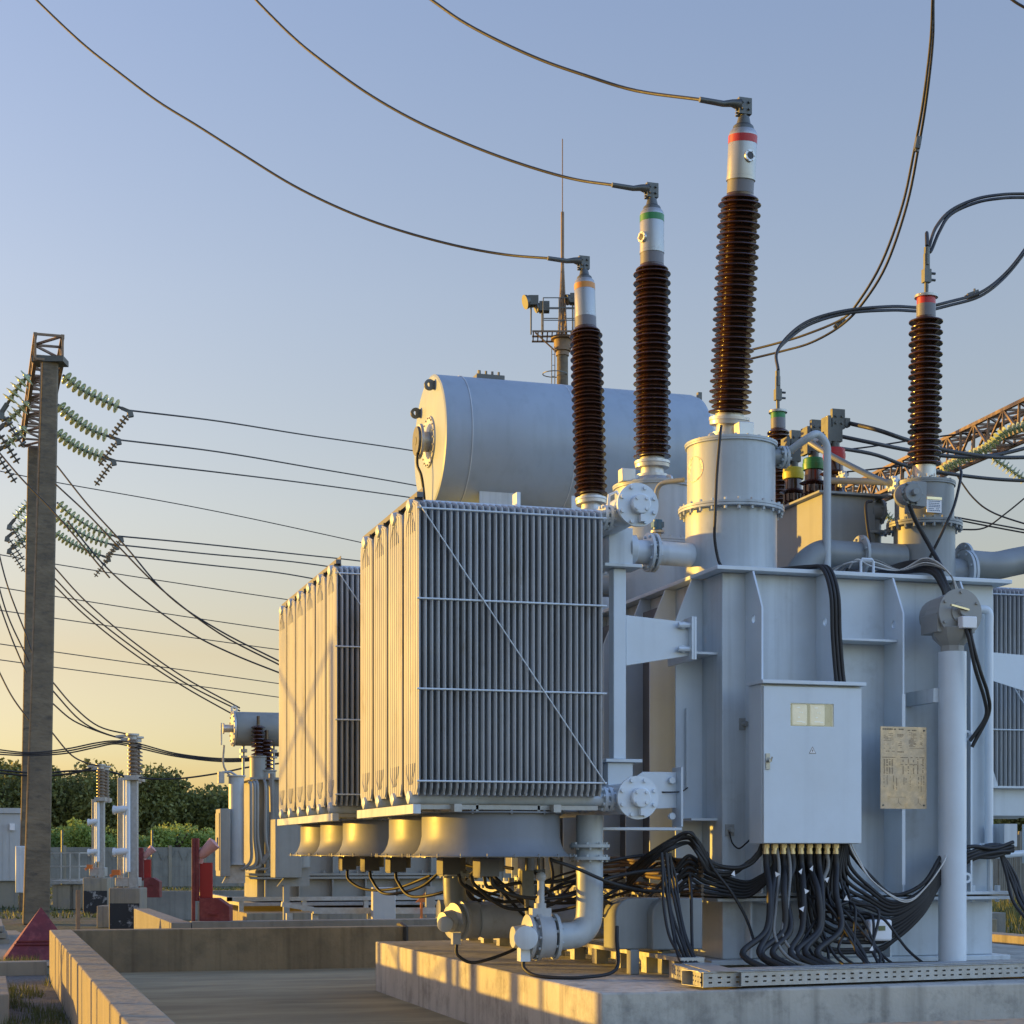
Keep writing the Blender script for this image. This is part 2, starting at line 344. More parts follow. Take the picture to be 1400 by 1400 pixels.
# rollers / sleepers beneath
g = G()
for y in (13.9, 15.2, 16.5, 17.8, 19.1):
    g.box(5.72, 8.8, y, y+.18, ZT, TZ0-.047)
part('skid', g, GALV, T)
g = G()
for y in [13.0+.62*i for i in range(11)]: g.box(5.25, 5.36, y, y+.12, ZT, ZT+.14)
g.box(5.2, 5.4, 12.75, 20.1, ZT+.141, ZT+.175); g.box(5.36, 5.40, 12.75, 20.1, ZT+.05, ZT+.14)
part('side_rail', g, GALV, T, label='low perforated steel rail on short feet')

# ---- turrets
def turret(cx, cy, r, ztop, zfl, name='turret', fr=1.16, zb=TZ1+.035, pm=None):
    pm = pm or PAINTT
    g = G(); n = 64
    g.lathe((cx, cy, zb), (0,0,1), [(r,0),(r,zfl-.02-zb)], n)
    t = part(name, g, pm, T)
    g = G(); g.lathe((cx,cy,zfl-.022),(0,0,1),[(r*fr,0),(r*fr,.02),(r*1.01,.02)],n); g.lathe((cx,cy,zfl+.002),(0,0,1),[(r*fr,0),(r*fr,.02),(r*.98,.02)],n)
    g.bolts((cx,cy,zfl+.022),(0,0,1),r*(fr-.06),24,.016,.022); g.bolts((cx,cy,zfl-.022),(0,0,-1),r*(fr-.06),24,.016,.03)
    part('bolted_flange', g, pm, t)
    g = G(); g.lathe((cx,cy,zfl+.022),(0,0,1),[(r*.965,0),(r*.965,ztop-zfl-.05),(r*1.01,ztop-zfl-.048),(r*1.01,ztop-zfl-.03)],n); part('upper_drum', g, pm, t)
    g = G(); g.lathe((cx,cy,ztop-.008),(0,0,1),[(r*1.02,0),(r*1.02,.02),(r*.5,.03)],n); g.bolts((cx,cy,ztop+.01),(0,0,1),r*.9,20,.014,.02); part('lid', g, pm, t)
    return t
HX = 6.36
ys = [14.41, 16.29, 18.16]
for y in ys: turret(HX, y, .405, 5.265, 4.68)
# sticker on near turret
import mathutils
p0 = Vector((HX, ys[0])); g = G(); ang0 = math.atan2(-.55, -.83)
for k in range(1): 
    n = 24; vs = []
    for i in range(n):
        t = 2*math.pi*i/n; a = ang0 - .42 + .11*math.cos(t)/.405*1.2; vs.append((HX+.3935*math.cos(a), ys[0]+.3935*math.sin(a), 5.02+.115*math.sin(t)))
    g.add(vs, [tuple(range(n))])
part('round_sticker', g, M_('sticker_red', (.6,.2,.17), .5, col2=(.7,.6,.5), mask=(.4,.6), scale=25), T)
# ---- bushings
def bushing(base, top, r, rc, pitch, tape, small=True, capL=.43, capR=.115, collar=.11, hv=True, name='bushing', n=40):
    base = Vector(base); top = Vector(top); ax = (top - base).normalized(); L = (top - base).length
    prof = [(rc, 0)]; k = 0; z = .02; cnt = int((L - .03) / (pitch/2 if small else pitch)); st = L / cnt - .0005
    for i in range(cnt):
        rr = r if (i % 2 == 0 or not small) else r*.87
        taper = 1.0
        z = i * st + .004
        prof += [(rc, z+st*.12), (rr*.985, z+st*.14), (rr, z+st*.28), (rr*.98, z+st*.42), (rc*1.25, z+st*.72), (rc, z+st*.95)]
    prof.append((rc, L))
    g = G(); g.lathe(base, ax, prof, n); b = part(name, g, PORC, T, ang=40)
    g = G()
    if hv:
        g.lathe(base - ax*.2, ax, [(r*.86,0),(r*.86,.03),(r*.62,.032),(r*.6,.10),(r*.9,.102),(r*.92,.135),(r*.95,.14),(r*.95,.165),(r*.68,.17),(r*.66,.2)], 40)
        g.bolts(base - ax*.065, ax, r*.84, 12, .012, .03); g.lathe(base - ax*.3, ax, [(r*1.3,0),(r*1.3,.05),(r*1.0,.1)], 40)
        for kx in (0, 1.9, 3.6, 5.2):
            c = base - ax*.24 + Vector((math.cos(kx)*r*1.15, math.sin(kx)*r*1.15, 0)); g.lathe(c, (math.sin(kx), -math.cos(kx), 0), [(.016,-.012),(.045,-.012),(.045,.012),(.016,.012)], 14)
    else:
        g.lathe(base - ax*.17, ax, [(r*1.25,0),(r*1.25,.03),(r*.95,.032),(r*.95,.05),(r*.68,.052),(r*.68,.17)], 40); g.bolts(base-ax*.12, ax, r*.82, 10, .012, .03)
    part('mounting_collar', g, ALU, b)
    e = base + ax*L
    g = G(); g.lathe(e, ax, [(rc*1.02,0),(rc*1.02,collar)], 40); part('grey_collar', g, GREYR, b)
    c = e + ax*collar
    g = G()
    if hv: g.lathe(c, ax, [(capR*1.02,0),(capR*1.02,.03),(capR,.032),(capR,capL-.05),(capR*.93,capL-.02),(capR*.8,capL)], 40)
    else: g.lathe(c, ax, [(capR*.95,0),(capR*.95,.06),(capR*1.25,.062),(capR*1.25,.085),(capR*.5,.1)], 32)
    cap = part('metal_cap', g, CAPW, b)
    g = G()
    if hv: g.lathe(c + ax*(capL-.12), ax, ringp(capR*.99, capR*1.012, 0, .065), 40)
    else: g.lathe(c + ax*.0, ax, ringp(capR*.94, capR*.99, 0, .06), 32)
    part('phase_band', g, tape, b)
    # terminal
    g = G(); q = c + ax*(capL if hv else .1)
    if hv:
        g.lathe(q, ax, [(capR*.78,-.005),(capR*.7,.03),(capR*.5,.05),(capR*.38,.11),(.02,.115)], 24)
        for a in (.11,.135,.16): g.cyl(q+ax*a+Vector((-.08,0,0)), q+ax*a+Vector((.0,0,0)), .009, 8)
        g.cyl(q+ax*.08, q+ax*.18, .032, 12); t = q + ax*.195
        g.obox(t, (.12,.055,.14), None); g.bolts(t+Vector((0,-.03,0)), (0,-1,0), .042, 4, .012, .02, .78)
        g.tube([t+Vector((-.04,0,.01)), t+Vector((-.12,0,.015)), t+Vector((-.2,0,.0)), t+Vector((-.42,0,.01))], [.05,.032,.026,.024], 12)
    else:
        g.cyl(q, q+ax*.12, .02, 10); t = q + ax*.16
        g.obox(t, (.07,.06,.12)); g.cyl(t+Vector((.03,0,.03)), t+Vector((.09,0,.03)), .012, 6); g.cyl(t+Vector((.03,0,-.03)), t+Vector((.09,0,-.03)), .012, 6)
        g.obox(t+ax*.12, (.05,.03,.16)); g.cyl(t+ax*.1, t+ax*.26, .026, 10)
    part('terminal_clamp', g, DKMET, b)
    return b, c, t, ax
b3 = bushing((HX-.015, 14.41, 5.55), (HX-.02, 14.17, 7.42), .19, .115, .088, TAPER, capR=.125)
b2 = bushing((HX-.02, 16.29, 5.56), (HX-.03, 16.27, 7.47), .187, .115, .088, TAPEG, capR=.12)
b1 = bushing((HX-.01, 18.16, 5.55), (HX-.02, 18.30, 7.43), .183, .115, .088, TAPEO, capR=.115)
def sight(b, c, ax, dirv, zc):
    g = G(); dirv = Vector(dirv).normalized(); o = c + ax*zc + dirv*.11
    g.lathe(o, dirv, [(.052,0),(.052,.03),(.034,.03),(.03,.022),(.001,.02)], 20, 0); g.bolts(o+dirv*.03, dirv, .044, 6, .006, .006); s_ = part('sight_glass', g, ALU, b)
    g = G(); g.lathe(o+dirv*.022, dirv, [(.029,0),(.029,.004),(.001,.005)], 20); 
    for v in g.v: pass
    o2 = part('glass_disc', g, BLACK, b)
sight(b3[0], b3[1], b3[3], (.15,-1,0), .17); sight(b2[0], b2[1], b2[3], (-1,-.35,0), .14)
# little junction box on near bushing collars
pj1, pj2 = atY(1017,588,14.2), atY(857,650,16.15)
for (x, y, z, gx) in ((pj1.x, 14.2, pj1.z, .0), (pj2.x, 16.15, pj2.z, 0)):
    g = G(); g.box(x-.07, x+.07, y-.06, y+.06, z-.07, z+.06); part('small_junction_box', g, ALU, T, bevel=.006)

# right-hand turret + medium bushings
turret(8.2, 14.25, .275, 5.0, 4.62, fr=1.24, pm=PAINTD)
c1 = atY(1270, 640, 14.25); c2 = atY(1270, 434, 14.25)
m1 = bushing((8.2,14.25,5.17), (8.2,14.22,6.52), .155, .085, .095, TAPER, small=True, capR=.085, hv=False)
m2 = bushing((8.2,17.3,5.02), (8.2,17.33,6.22), .138, .078, .095, TAPEG, small=True, capR=.08, hv=False)
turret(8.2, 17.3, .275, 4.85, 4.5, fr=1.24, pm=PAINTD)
# placard on right turret
p = atY(1277, 690, 13.96); g = G(); g.box(p.x-.075, p.x+.075, 13.958, 13.966, p.z-.07, p.z+.07); pl = part('small_placard', g, WHITE, T)
g = G(); g.box(p.x-.075, p.x+.075, 13.951, 13.957, p.z+.045, p.z+.068); part('placard_clip', g, BRASS, pl)
g = G(); rr = random.Random(4)
for i, z in enumerate((.03,.012,-.004,-.018,-.036,-.052)):
    x = -.055
    while x < .05:
        w = rr.uniform(.008,.02)
        if i not in (4,) or abs(x) > .012: g.box(p.x+x, p.x+min(x+w,.058), 13.955, 13.957, p.z+z-.003, p.z+z+.003)
        x += w + .005
part('placard_print', g, BLUEP, pl)
# valve box on right turret
p = atY(1245, 675, 13.86); g = G(); g.cyl((p.x,13.98,p.z),(p.x,13.84,p.z),.105,24); g.cyl((p.x,13.84,p.z),(p.x,13.80,p.z),.085,20); g.bolts((p.x,13.84,p.z),(0,-1,0),.095,6,.014,.02); g.box(p.x+.02,p.x+.17,13.88,14.0,p.z-.1,p.z+.12); g.cyl((p.x,13.82,p.z),(p.x,13.76,p.z),.03,8); g.cyl((p.x-.01,13.9,p.z-.09),(p.x-.01,13.9,p.z-.17),.026,12)
part('terminal_box', g, PAINTD, T, bevel=.004)
# small blue valve instrument between turrets
p = atY(899, 717, 15.2); g = G(); g.cyl(p+Vector((0,0,-.05)), p+Vector((0,0,.04)), .045, 12); g.box(p.x-.05,p.x+.05,p.y-.04,p.y+.04,p.z-.03,p.z+.02); v_ = part('blue_valve', g, BLUEI, T)
g = G(); g.cyl(p+Vector((0,0,-.3)), p+Vector((0,0,-.06)), .035, 12); g.cyl(p+Vector((0,0,-.08)), p+Vector((0,0,-.06)), .065, 16); part('valve_stem', g, GALV, v_)

# ---- low voltage bushing box
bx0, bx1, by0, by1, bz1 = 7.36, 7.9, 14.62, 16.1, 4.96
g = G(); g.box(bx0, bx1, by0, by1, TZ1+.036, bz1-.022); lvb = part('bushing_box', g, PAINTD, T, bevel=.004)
g = G(); g.box(bx0-.06, bx1+.1, by0-.06, by1+.06, bz1-.02, bz1); g.box(bx0-.05, bx1+.05, by0-.05, by1+.05, TZ1+.037, TZ1+.065); g2 = g
for i in range(10): g.cyl((bx0-.03, by0+.1+i*.13, TZ1+.065),(bx0-.03, by0+.1+i*.13, TZ1+.09),.012,6)
part('box_rim', g, PAINTD, lvb)
tapes = [TAPER, TAPEG, TAPEY]
for (y, tp) in zip((14.85, 15.28, 15.72), tapes):
    x = 7.6
    g = G(); g.lathe((x,y,bz1),(0,0,1),[(.12,0),(.12,.02),(.1,.04),(.085,.10),(.11,.12),(.085,.14),(.085,.2),(.135,.225),(.085,.25),(.08,.35)],28)
    for k in range(10):
        t = k*.628; g.cyl((x+.09*math.cos(t),y+.09*math.sin(t),bz1+.02),(x+.09*math.cos(t),y+.09*math.sin(t),bz1+.2),.012,6)
    lb = part('low_voltage_bushing', g, PORC, T)
    g = G(); g.lathe((x,y,bz1+.35),(0,0,1),[(.1,0),(.105,.03),(.105,.06),(.1,.062),(.1,.1),(.09,.11),(.001,.112)],28); part('phase_band', g, tp, lb)
    g = G(); g.lathe((x,y,bz1+.46),(0,0,1),[(.05,0),(.05,.06),(.04,.07)],16); g.box(x-.06,x+.06,y-.05,y+.05,bz1+.52,bz1+.65)
    g.box(x-.10,x-.065,y-.07,y+.07,bz1+.49,bz1+.75); g.box(x-.03,x+.10,y-.022,y+.022,bz1+.65,bz1+.83); g.bolts((x+.035,y-.022,bz1+.73),(0,-1,0),.045,4,.012,.015,.78); g.box(x+.10,x+.15,y-.03,y+.03,bz1+.67,bz1+.75)
    part('terminal_pad', g, DKMET, lb)

# ---- pipes on top
def pipe(pts, r, fl=(), n=24, mat=None, name='oil_pipe', parent=None, smooth=6):
    g = G(); pp = cat(pts, smooth); g.tube(pp, r, n)
    o = part(name, g, mat or PAINTD, parent or T)
    if fl:
        g = G()
        for (c, ax, rr) in fl: flange(g, c, ax, rr)
        part('pipe_flange', g, mat or PAINTT, o)
    return o
YP = 14.2; zp = 4.31
e = atY(1090, 775, YP); s_ = atY(1125, 750, YP)
pipe([(e.x+.02,YP,TZ1+.03),(e.x+.03,YP,TZ1+.10),(e.x+.12,YP,zp-.07),(e.x+.25,YP,zp),(e.x+.4,YP,zp),(e.x+.7,YP,zp),(7.95,YP,zp)], .125, [((e.x+.62,YP,zp),(1,0,0),.185)])
pipe([(8.44,14.25,zp-.1),(8.62,14.25,zp-.1),(8.7,14.25,zp-.1)], .13, [((8.60,14.25,zp-.1),(1,0,0),.21),((8.635,14.25,zp-.1),(1,0,0),.21)])
pipe([(8.7,14.45,zp+.03),(8.95,14.45,zp+.02),(9.1,14.45,zp+.03),(9.4,14.5,zp+.1),(10.6,14.6,zp+.35)], .13, [((8.72,14.45,zp+.03),(1,0,0),.19)])
p1, p2, p3 = atY(1072, 622, 14.3), atY(1118, 594, 14.1), atY(1131, 620, 14.1)
pipe([p1, p2 + Vector((-.1,.0,-.04)), p2, p3 + Vector((-.01,0,.08)), p3 + Vector((0,0,-.05)), p3+Vector((0,0,-.3)), Vector((p3.x,14.1,TZ1+.04))], .034, smooth=8, mat=PAINTT)
c = atY(1068, 625, 14.3); pipe([c+Vector((-.12,0,0)), c+Vector((0,0,0)), c+Vector((.05,0,0))], .07, [(c,(1,0,0),.1),(c+Vector((.035,0,0)),(1,0,0),.1)])
# bar pipes between LV bushings and right turret
pipe([atY(1100,600,15.0), atY(1140,625,14.7), atY(1200,655,14.4), atY(1222,662,14.3)], .028); pipe([atY(1135,657,14.7), atY(1180,658,14.5), atY(1222,660,14.3)], .03)
g = G(); flange(g, atY(1152,655,14.68), (1,.0,0), .075); flange(g, atY(1221,662,14.3), (1,0,0), .075); flange(g, atY(1112,600,14.95), (1,0,-.3), .06); part('pipe_union', g, PAINT2, T)
# pipe from turret 2 to turret 3
pipe([atY(897,682,14.9), atY(899,668,14.9), atY(908,660,14.85), atY(935,656,14.7)], .022)
# valve flange on box right side
c = atY(1196, 700, 14.7); g = G(); g.cyl(c+Vector((-.06,0,0)), c+Vector((.05,0,0)), .09, 20); flange(g, c+Vector((.05,0,0)), (1,0,0), .12, nb=6); g.cyl(c+Vector((-.0,0,-.08)), c+Vector((0,0,-.3)), .06, 16); flange(g, c+Vector((0,0,-.2)), (0,0,1), .12, nb=6)
part('breather_valve', g, PAINTD, T)
g = G()
g.tube([atY(1177,790,13.75), atY(1177,768,13.75), atY(1179,764,13.75), atY(1192,765,13.75), atY(1194,768,13.75), atY(1194,792,13.75)], .012, 8); part('lifting_loop', g, PAINT2, T)

# ---- conservator
CY, CZ, CR = 20.5, 6.58, .79
x0 = atY(587, 600, CY).x; x1 = atY(950, 600, CY).x
g = G(); g.lathe((x0,CY,CZ),(1,0,0),[(CR*.97,0),(CR,.012),(CR,x1-x0-.16),(CR*.97,x1-x0-.07),(CR*.85,x1-x0),(.01,x1-x0+.02)],80)
cons = part('conservator', g, PAINTC, T, ang=25)
g = G(); g.lathe((x0+.32,CY,CZ),(1,0,0),ringp(CR-.01,CR+.008,0,.012),80); g.lathe((x0+1.6,CY,CZ),(1,0,0),ringp(CR-.01,CR+.004,0,.01),80); g.lathe((x0+2.7,CY,CZ),(1,0,0),ringp(CR-.01,CR+.004,0,.01),80); part('weld_seam', g, PAINT, cons)
g = G(); g.lathe((x0-.02,CY-.0,CZ),(1,0,0),[(.30,0),(.31,.02)],40); g.bolts((x0-.02,CY,CZ),(-1,0,0),.28,20,.012,.014); g.cyl((x0-.02,CY,CZ),(x0-.12,CY,CZ),.12,20); g.lathe((x0-.14,CY,CZ),(1,0,0),[(.20,0),(.21,.03)],32); part('inspection_flange', g, ALU, cons)
g = G(); g.lathe((x0-.17,CY,CZ),(1,0,0),[(.17,0),(.18,.04)],28); g.lathe((x0-.175,CY,CZ),(1,0,0),[(.05,0),(.05,.01)],20); part('level_gauge', g, DKMET, cons)
g = G()
for (yy, zz) in ((CY-.25, CZ+.62), (CY+.45, CZ+.45)):
    g.lathe((x0-.06,yy,zz),(0,1,0),[(.03,-.02),(.065,-.02),(.065,.02),(.03,.02),(.03,-.02)],18,caps=False); g.box(x0-.06,x0+.01,yy-.018,yy+.018,zz-.05,zz+.05)
g.lathe((x1+.06,CY-.2,CZ+.45),(0,1,0),[(.05,-.02),(.09,-.02),(.09,.02),(.05,.02),(.05,-.02)],18,caps=False); g.box(x1-.05,x1+.0,CY-.23,CY-.17,CZ+.5,CZ+.8)
part('lifting_eye', g, DKMET, cons)
g = G(); g.box(x0+.55,x0+.9,CY-.15,CY+.15,CZ+CR-.03,CZ+CR+.04); 
for i in range(4): g.cyl((x0+.6+.08*i,CY-.1,CZ+CR+.04),(x0+.6+.08*i,CY-.1,CZ+CR+.09),.015,6)
g.cyl((x0+.62,CY,CZ+CR),(x0+.62,CY,CZ+CR+.12),.02,8); part('top_hatch', g, DKMET, cons)
g = G(); g.tube(cat([(x0-.16,CY-.05,CZ-.15),(x0-.16,CY-.05,CZ-.3),(x0-.12,CY-.1,CZ-.45),(x0-.08,CY-.1,CZ-.8),(x0-.05,CY-.1,CZ-1.5)],6),.018,8); part('gauge_cable', g, CABLE, cons)
for xx in (x0+.75, x0+2.7):
    g = G(); g.box(xx-.25,xx+.25,CY-.45,CY-.42,TZ1,CZ-.5); g.box(xx-.25,xx+.25,CY+.42,CY+.45,TZ1,CZ-.5); g.box(xx-.02,xx+.02,CY-.42,CY+.42,TZ1+.3,CZ-.65); part('conservator_support', g, PAINT, cons)
g = G()
g.box(x0+1.55,x0+1.85,CY-.75,CY-.735,CZ-.9,CZ-.7); part('cleat_plate', g, PAINT2, cons)

# ---- radiators
RX0, NP, PIT = 3.14, 30, .0505
RW, RZ0, RZ1 = .46, 2.09, 4.36
def radiator_meshes(y0):
    g = G(); ns = 6; yc = y0 + RW/2
    # one plate cross-section in x(y)
    def sec(half):
        pts = []
        for i in range(ns):
            for (t, x) in ((0, .002), (.13, .0135), (.5, .0155), (.87, .0135)):
                pts.append((-half + 2*half*(i + t)/ns, .003 if (i == 0 and t == 0) else x))
        pts.append((half, .003))
        return pts
    levels = [(RZ0, .19), (RZ0+.05, .232), (RZ0+.10, RW/2), (RZ1-.14, RW/2), (RZ1-.06, .215), (RZ1-.03, .12)]
    lv = []
    for (z, hf) in levels: lv.append((z, hf))
    for k in range(NP):
        x = RX0 + k*PIT + .012; vs = []; cnt = None
        for (z, hf) in lv:
            s1 = sec(hf); ring = [(x+px*.55, yc+py, z) for (py, px) in s1] + [(x-px, yc+py, z) for (py, px) in reversed(s1)]
            cnt = len(ring); vs += ring
        fs = []
        for i in range(len(lv)-1):
            for j in range(cnt): j2 = (j+1) % cnt; fs.append((i*cnt+j, i*cnt+j2, (i+1)*cnt+j2, (i+1)*cnt+j))
        fs.append(tuple(range(cnt))); fs.append(tuple((len(lv)-1)*cnt + j for j in range(cnt)))
        # rounded edge beads along front/rear edges
        g.add(vs, fs)
        for sy in (-1, 1):
            g.tube([(x, yc+sy*.05, RZ1-.012), (x, yc+sy*.12, RZ1-.03), (x, yc+sy*.215, RZ1-.06), (x, yc+sy*(RW/2-.008), RZ1-.11), (x, yc+sy*(RW/2-.004), RZ1-.15), (x, yc+sy*(RW/2-.004), RZ0+.10), (x, yc+sy*(RW/2-.03), RZ0+.045), (x, yc+sy*.19, RZ0-.003)], .0088, 10)
    return g
def radiator(y0, front=False):
    o = part('radiator', radiator_meshes(y0), RADP, T, ang=34)
    yc = y0 + RW/2
    for z in (RZ1-.045, RZ0-.02):
        g = G(); g.lathe((RX0-.035,yc,z),(1,0,0),[(.02,0),(.05,.012),(.056,.04),(.056,RX0+NP*PIT+.12-RX0)],24)
        part('header_pipe', g, PAINT, o)
    # embossed crow-foot pattern on the outer plate
    g = G(); xo = RX0 - .002
    for (zc, sg) in ((RZ1-.16, 1), (RZ0+.14, -1)):
        g = G()
        for k, dy in enumerate((-.14,-.07,0,.07,.14)):
            g.tube([(xo-.001, yc+dy*1.0, zc - sg*.10), (xo-.0015, yc+dy*.95, zc-sg*.02*abs(k-2)), (xo-.001, yc+dy*.35, zc+sg*.06)], .0035, 6)
        part('embossed_ribs', g, RADP, o)
    return o
def rods(y, z0s, diag, parent, full=True):
    g = G()
    for z in z0s: g.cyl((RX0-.01,y,z),(RX0+NP*PIT,y,z),.0075,8)
    if diag: g.bar((RX0+.01,y-.012,RZ1-.08),(RX0+NP*PIT-.01,y-.012,RZ0+.09),.016,.006)
    part('tie_rods', g, PAINT2, parent)
zr = (4.26, 3.575, 2.89, 2.19)
bank1 = [12.95 + .556*i for i in range(4)]; bank2 = [16.2 + .572*i for i in range(6)]
r0 = radiator(bank1[0])
rads = [r0]
for y in bank1[1:] + bank2: rads.append(copypart(r0, (0, y - bank1[0], 0)))
rods(bank1[0]-.012, zr, True, r0); rods(bank2[0]-.012, zr, True, rads[4])
# right-hand bank (mirrored position)
for y in (15.6, 16.15, 16.7, 17.25): copypart(r0, (6.15, y - bank1[0], 0))
# top/bottom rails of the banks
for (ya, yb) in ((bank1[0]+.05, bank1[3]+RW+.05), (bank2[0]+.05, bank2[-1]+RW)):
    g = G(); g.box(RX0+.03, RX0+.075, ya+.1, yb, RZ1+.015, RZ1+.055); g.box(RX0+.075, RX0+.08, ya+.1, yb, RZ1+.0, RZ1+.09)
    for i in range(int((yb-ya)/.55)+1): g.box(RX0+.02, RX0+.09, ya+.14+.55*i, ya+.22+.55*i, RZ1-.02, RZ1+.02)
    part('top_tie_bar', g, DARKP, T)
    g = G(); g.box(RX0-.02, RX0+.04, ya+.02, yb, RZ0-.145, RZ0-.075); part('bottom_tie_bar', g, PAINT, T)
    g = G(); g.box(RX0+.3, RX0+.36, ya, yb, RZ0-.13, RZ0-.07); g.box(RX0+1.1, RX0+1.16, ya, yb, RZ0-.13, RZ0-.07); 
    for i in range(4):
        yy = ya + (yb-ya)*(i+.2)/4.2; g.box(RX0+.04, RX0+1.5, yy, yy+.05, RZ0-.11, RZ0-.075)
        g.box(RX0+.5, RX0+.52, yy, yy+.05, RZ0-.16, RZ0-.07); g.box(RX0+1.0, RX0+1.02, yy, yy+.05, RZ0-.16, RZ0-.07)
    part('fan_frame', g, GALV, T)
g = G(); p = atY(683, 670, 13.3); g.box(4.0, 4.03, 13.2, 13.32, RZ1, RZ1+.12); part('lifting_lug', g, PAINT2, T)
# manifolds
MX, MY = 4.93, 13.0
for z in (4.39, 2.08):
    g = G(); g.cyl((MX,MY,z),(MX,20.2,z),.125,28); mf = part('manifold', g, PAINT, T)
    g = G(); g.lathe((MX,MY,z),(0,-1,0),[(.172,0),(.172,.03)],40); g.bolts((MX,MY-.03,z),(0,-1,0),.145,8,.017,.02,.39); part('end_flange', g, PAINT2, mf)
    g = G(); g.lathe((MX+.01,MY-.032,z),(0,-1,0),[(.078,0),(.078,.05),(.07,.055)],28); g.bolts((MX+.01,MY-.087,z),(0,-1,0),.057,4,.013,.012,.78); g.box(MX-.0,MX+.04,MY-.09,MY-.04,z-.14,z-.085); part('centre_boss', g, PAINT2, mf)
    for i, y in enumerate([b + RW/2 for b in bank1 + bank2]):
        if i in (0,1,2,3,4):
            g = G(); zz = RZ1-.045 if z > 3 else RZ0-.02
            g.tube([(RX0+NP*PIT+.05,y,zz),(4.9,y,zz)], .06, 16); flange(g,(4.715,y,zz),(1,0,0),.10); flange(g,(4.76,y,zz),(1,0,0),.10); part('valve_branch', g, PAINT, mf)
g = G(); g.tube([(4.76,13.2,4.40),(4.77,13.2,4.50),(4.83,13.2,4.53),(4.88,13.2,4.45)],.014,8); part('vent_valve', g, PAINT2, T)
# post + plates between manifolds
def postset(x, y):
    g = G(); g.box(x-.11,x+.10,y-.1,y+.1,4.03,4.33); g.box(x-.16,x+.17,y-.14,y+.14,4.0,4.028); g.cyl((x+.09,y,4.17),(x+.15,y,4.17),.12,20); part('post_head', g, PAINT, T, bevel=.004)
    g = G(); g.box(x-.055,x+.055,y-.06,y+.06,2.42,3.998); part('support_post', g, PAINT2, T, bevel=.006)
    g = G(); g.box(x-.15,x+.17,y-.14,y+.14,2.39,2.418); g.box(x-.12,x+.10,y-.1,y+.1,2.15,2.388); part('post_foot', g, PAINT, T, bevel=.004)
    for (dx, dy) in ((-.12,-.1),(.13,-.1)):
        pass
postset(5.03, 13.72)
g = G(); g.prism([(5.10,3.62),(5.66,3.58),(5.66,3.30),(5.10,3.20)], 'y', 13.70, 13.715); g.box(5.655,5.675,13.62,13.80,3.26,3.62); g.box(5.677,5.70,13.62,14.22,3.26,3.62)
for z in (3.35,3.55): g.cyl((5.60,13.70,z),(5.60,13.66,z),.03,10); g.cyl((5.55,13.66,z),(5.66,13.66,z),.022,8)
part('bracket', g, PAINT2, T, bevel=.003)
g = G(); g.prism([(5.0,2.0),(5.55,2.02),(5.55,2.32),(5.25,2.32),(5.0,2.15)], 'y', 13.70, 13.715); g.box(5.55,5.57,13.6,13.8,1.86,2.36); g.box(4.85,5.56,13.6,13.8,1.83,1.855)
for z in (1.95, 2.25): g.cyl((5.5,13.70,z),(5.5,13.66,z),.03,8)
part('lower_bracket', g, PAINT2, T, bevel=.003)
# right bracket
g = G(); g.prism([(8.9,3.55),(10.0,3.5),(10.0,3.05),(8.9,3.33)], 'y', 14.6, 14.615); part('bracket', g, PAINT2, T)
g = G(); g.box(8.7,10.6,14.75,14.8,2.0,2.26); g.box(8.7,10.6,14.65,14.8,2.26,2.28); g.prism([(9.05,2.28),(9.25,2.28),(9.2,2.42),(9.1,2.42)],'y',14.7,14.72,[circ(9.15,2.35,.035)]); part('radiator_carrier', g, PAINT, T)
# cross pipe from manifold to turret
z = atY(900, 756, 14.35).z
pipe([(5.2,14.35,z),(5.45,14.35,z),(5.7,14.35,z),(6.05,14.4,z)], .105, [((5.55,14.35,z),(1,0,0),.17),((5.6,14.35,z),(1,0,0),.17),((5.24,14.35,z),(1,0,0),.15)], mat=PAINT)
pipe([(5.2,16.3,z),(5.45,16.3,z),(5.7,16.3,z),(6.05,16.3,z)], .105, [((5.55,16.3,z),(1,0,0),.17)])

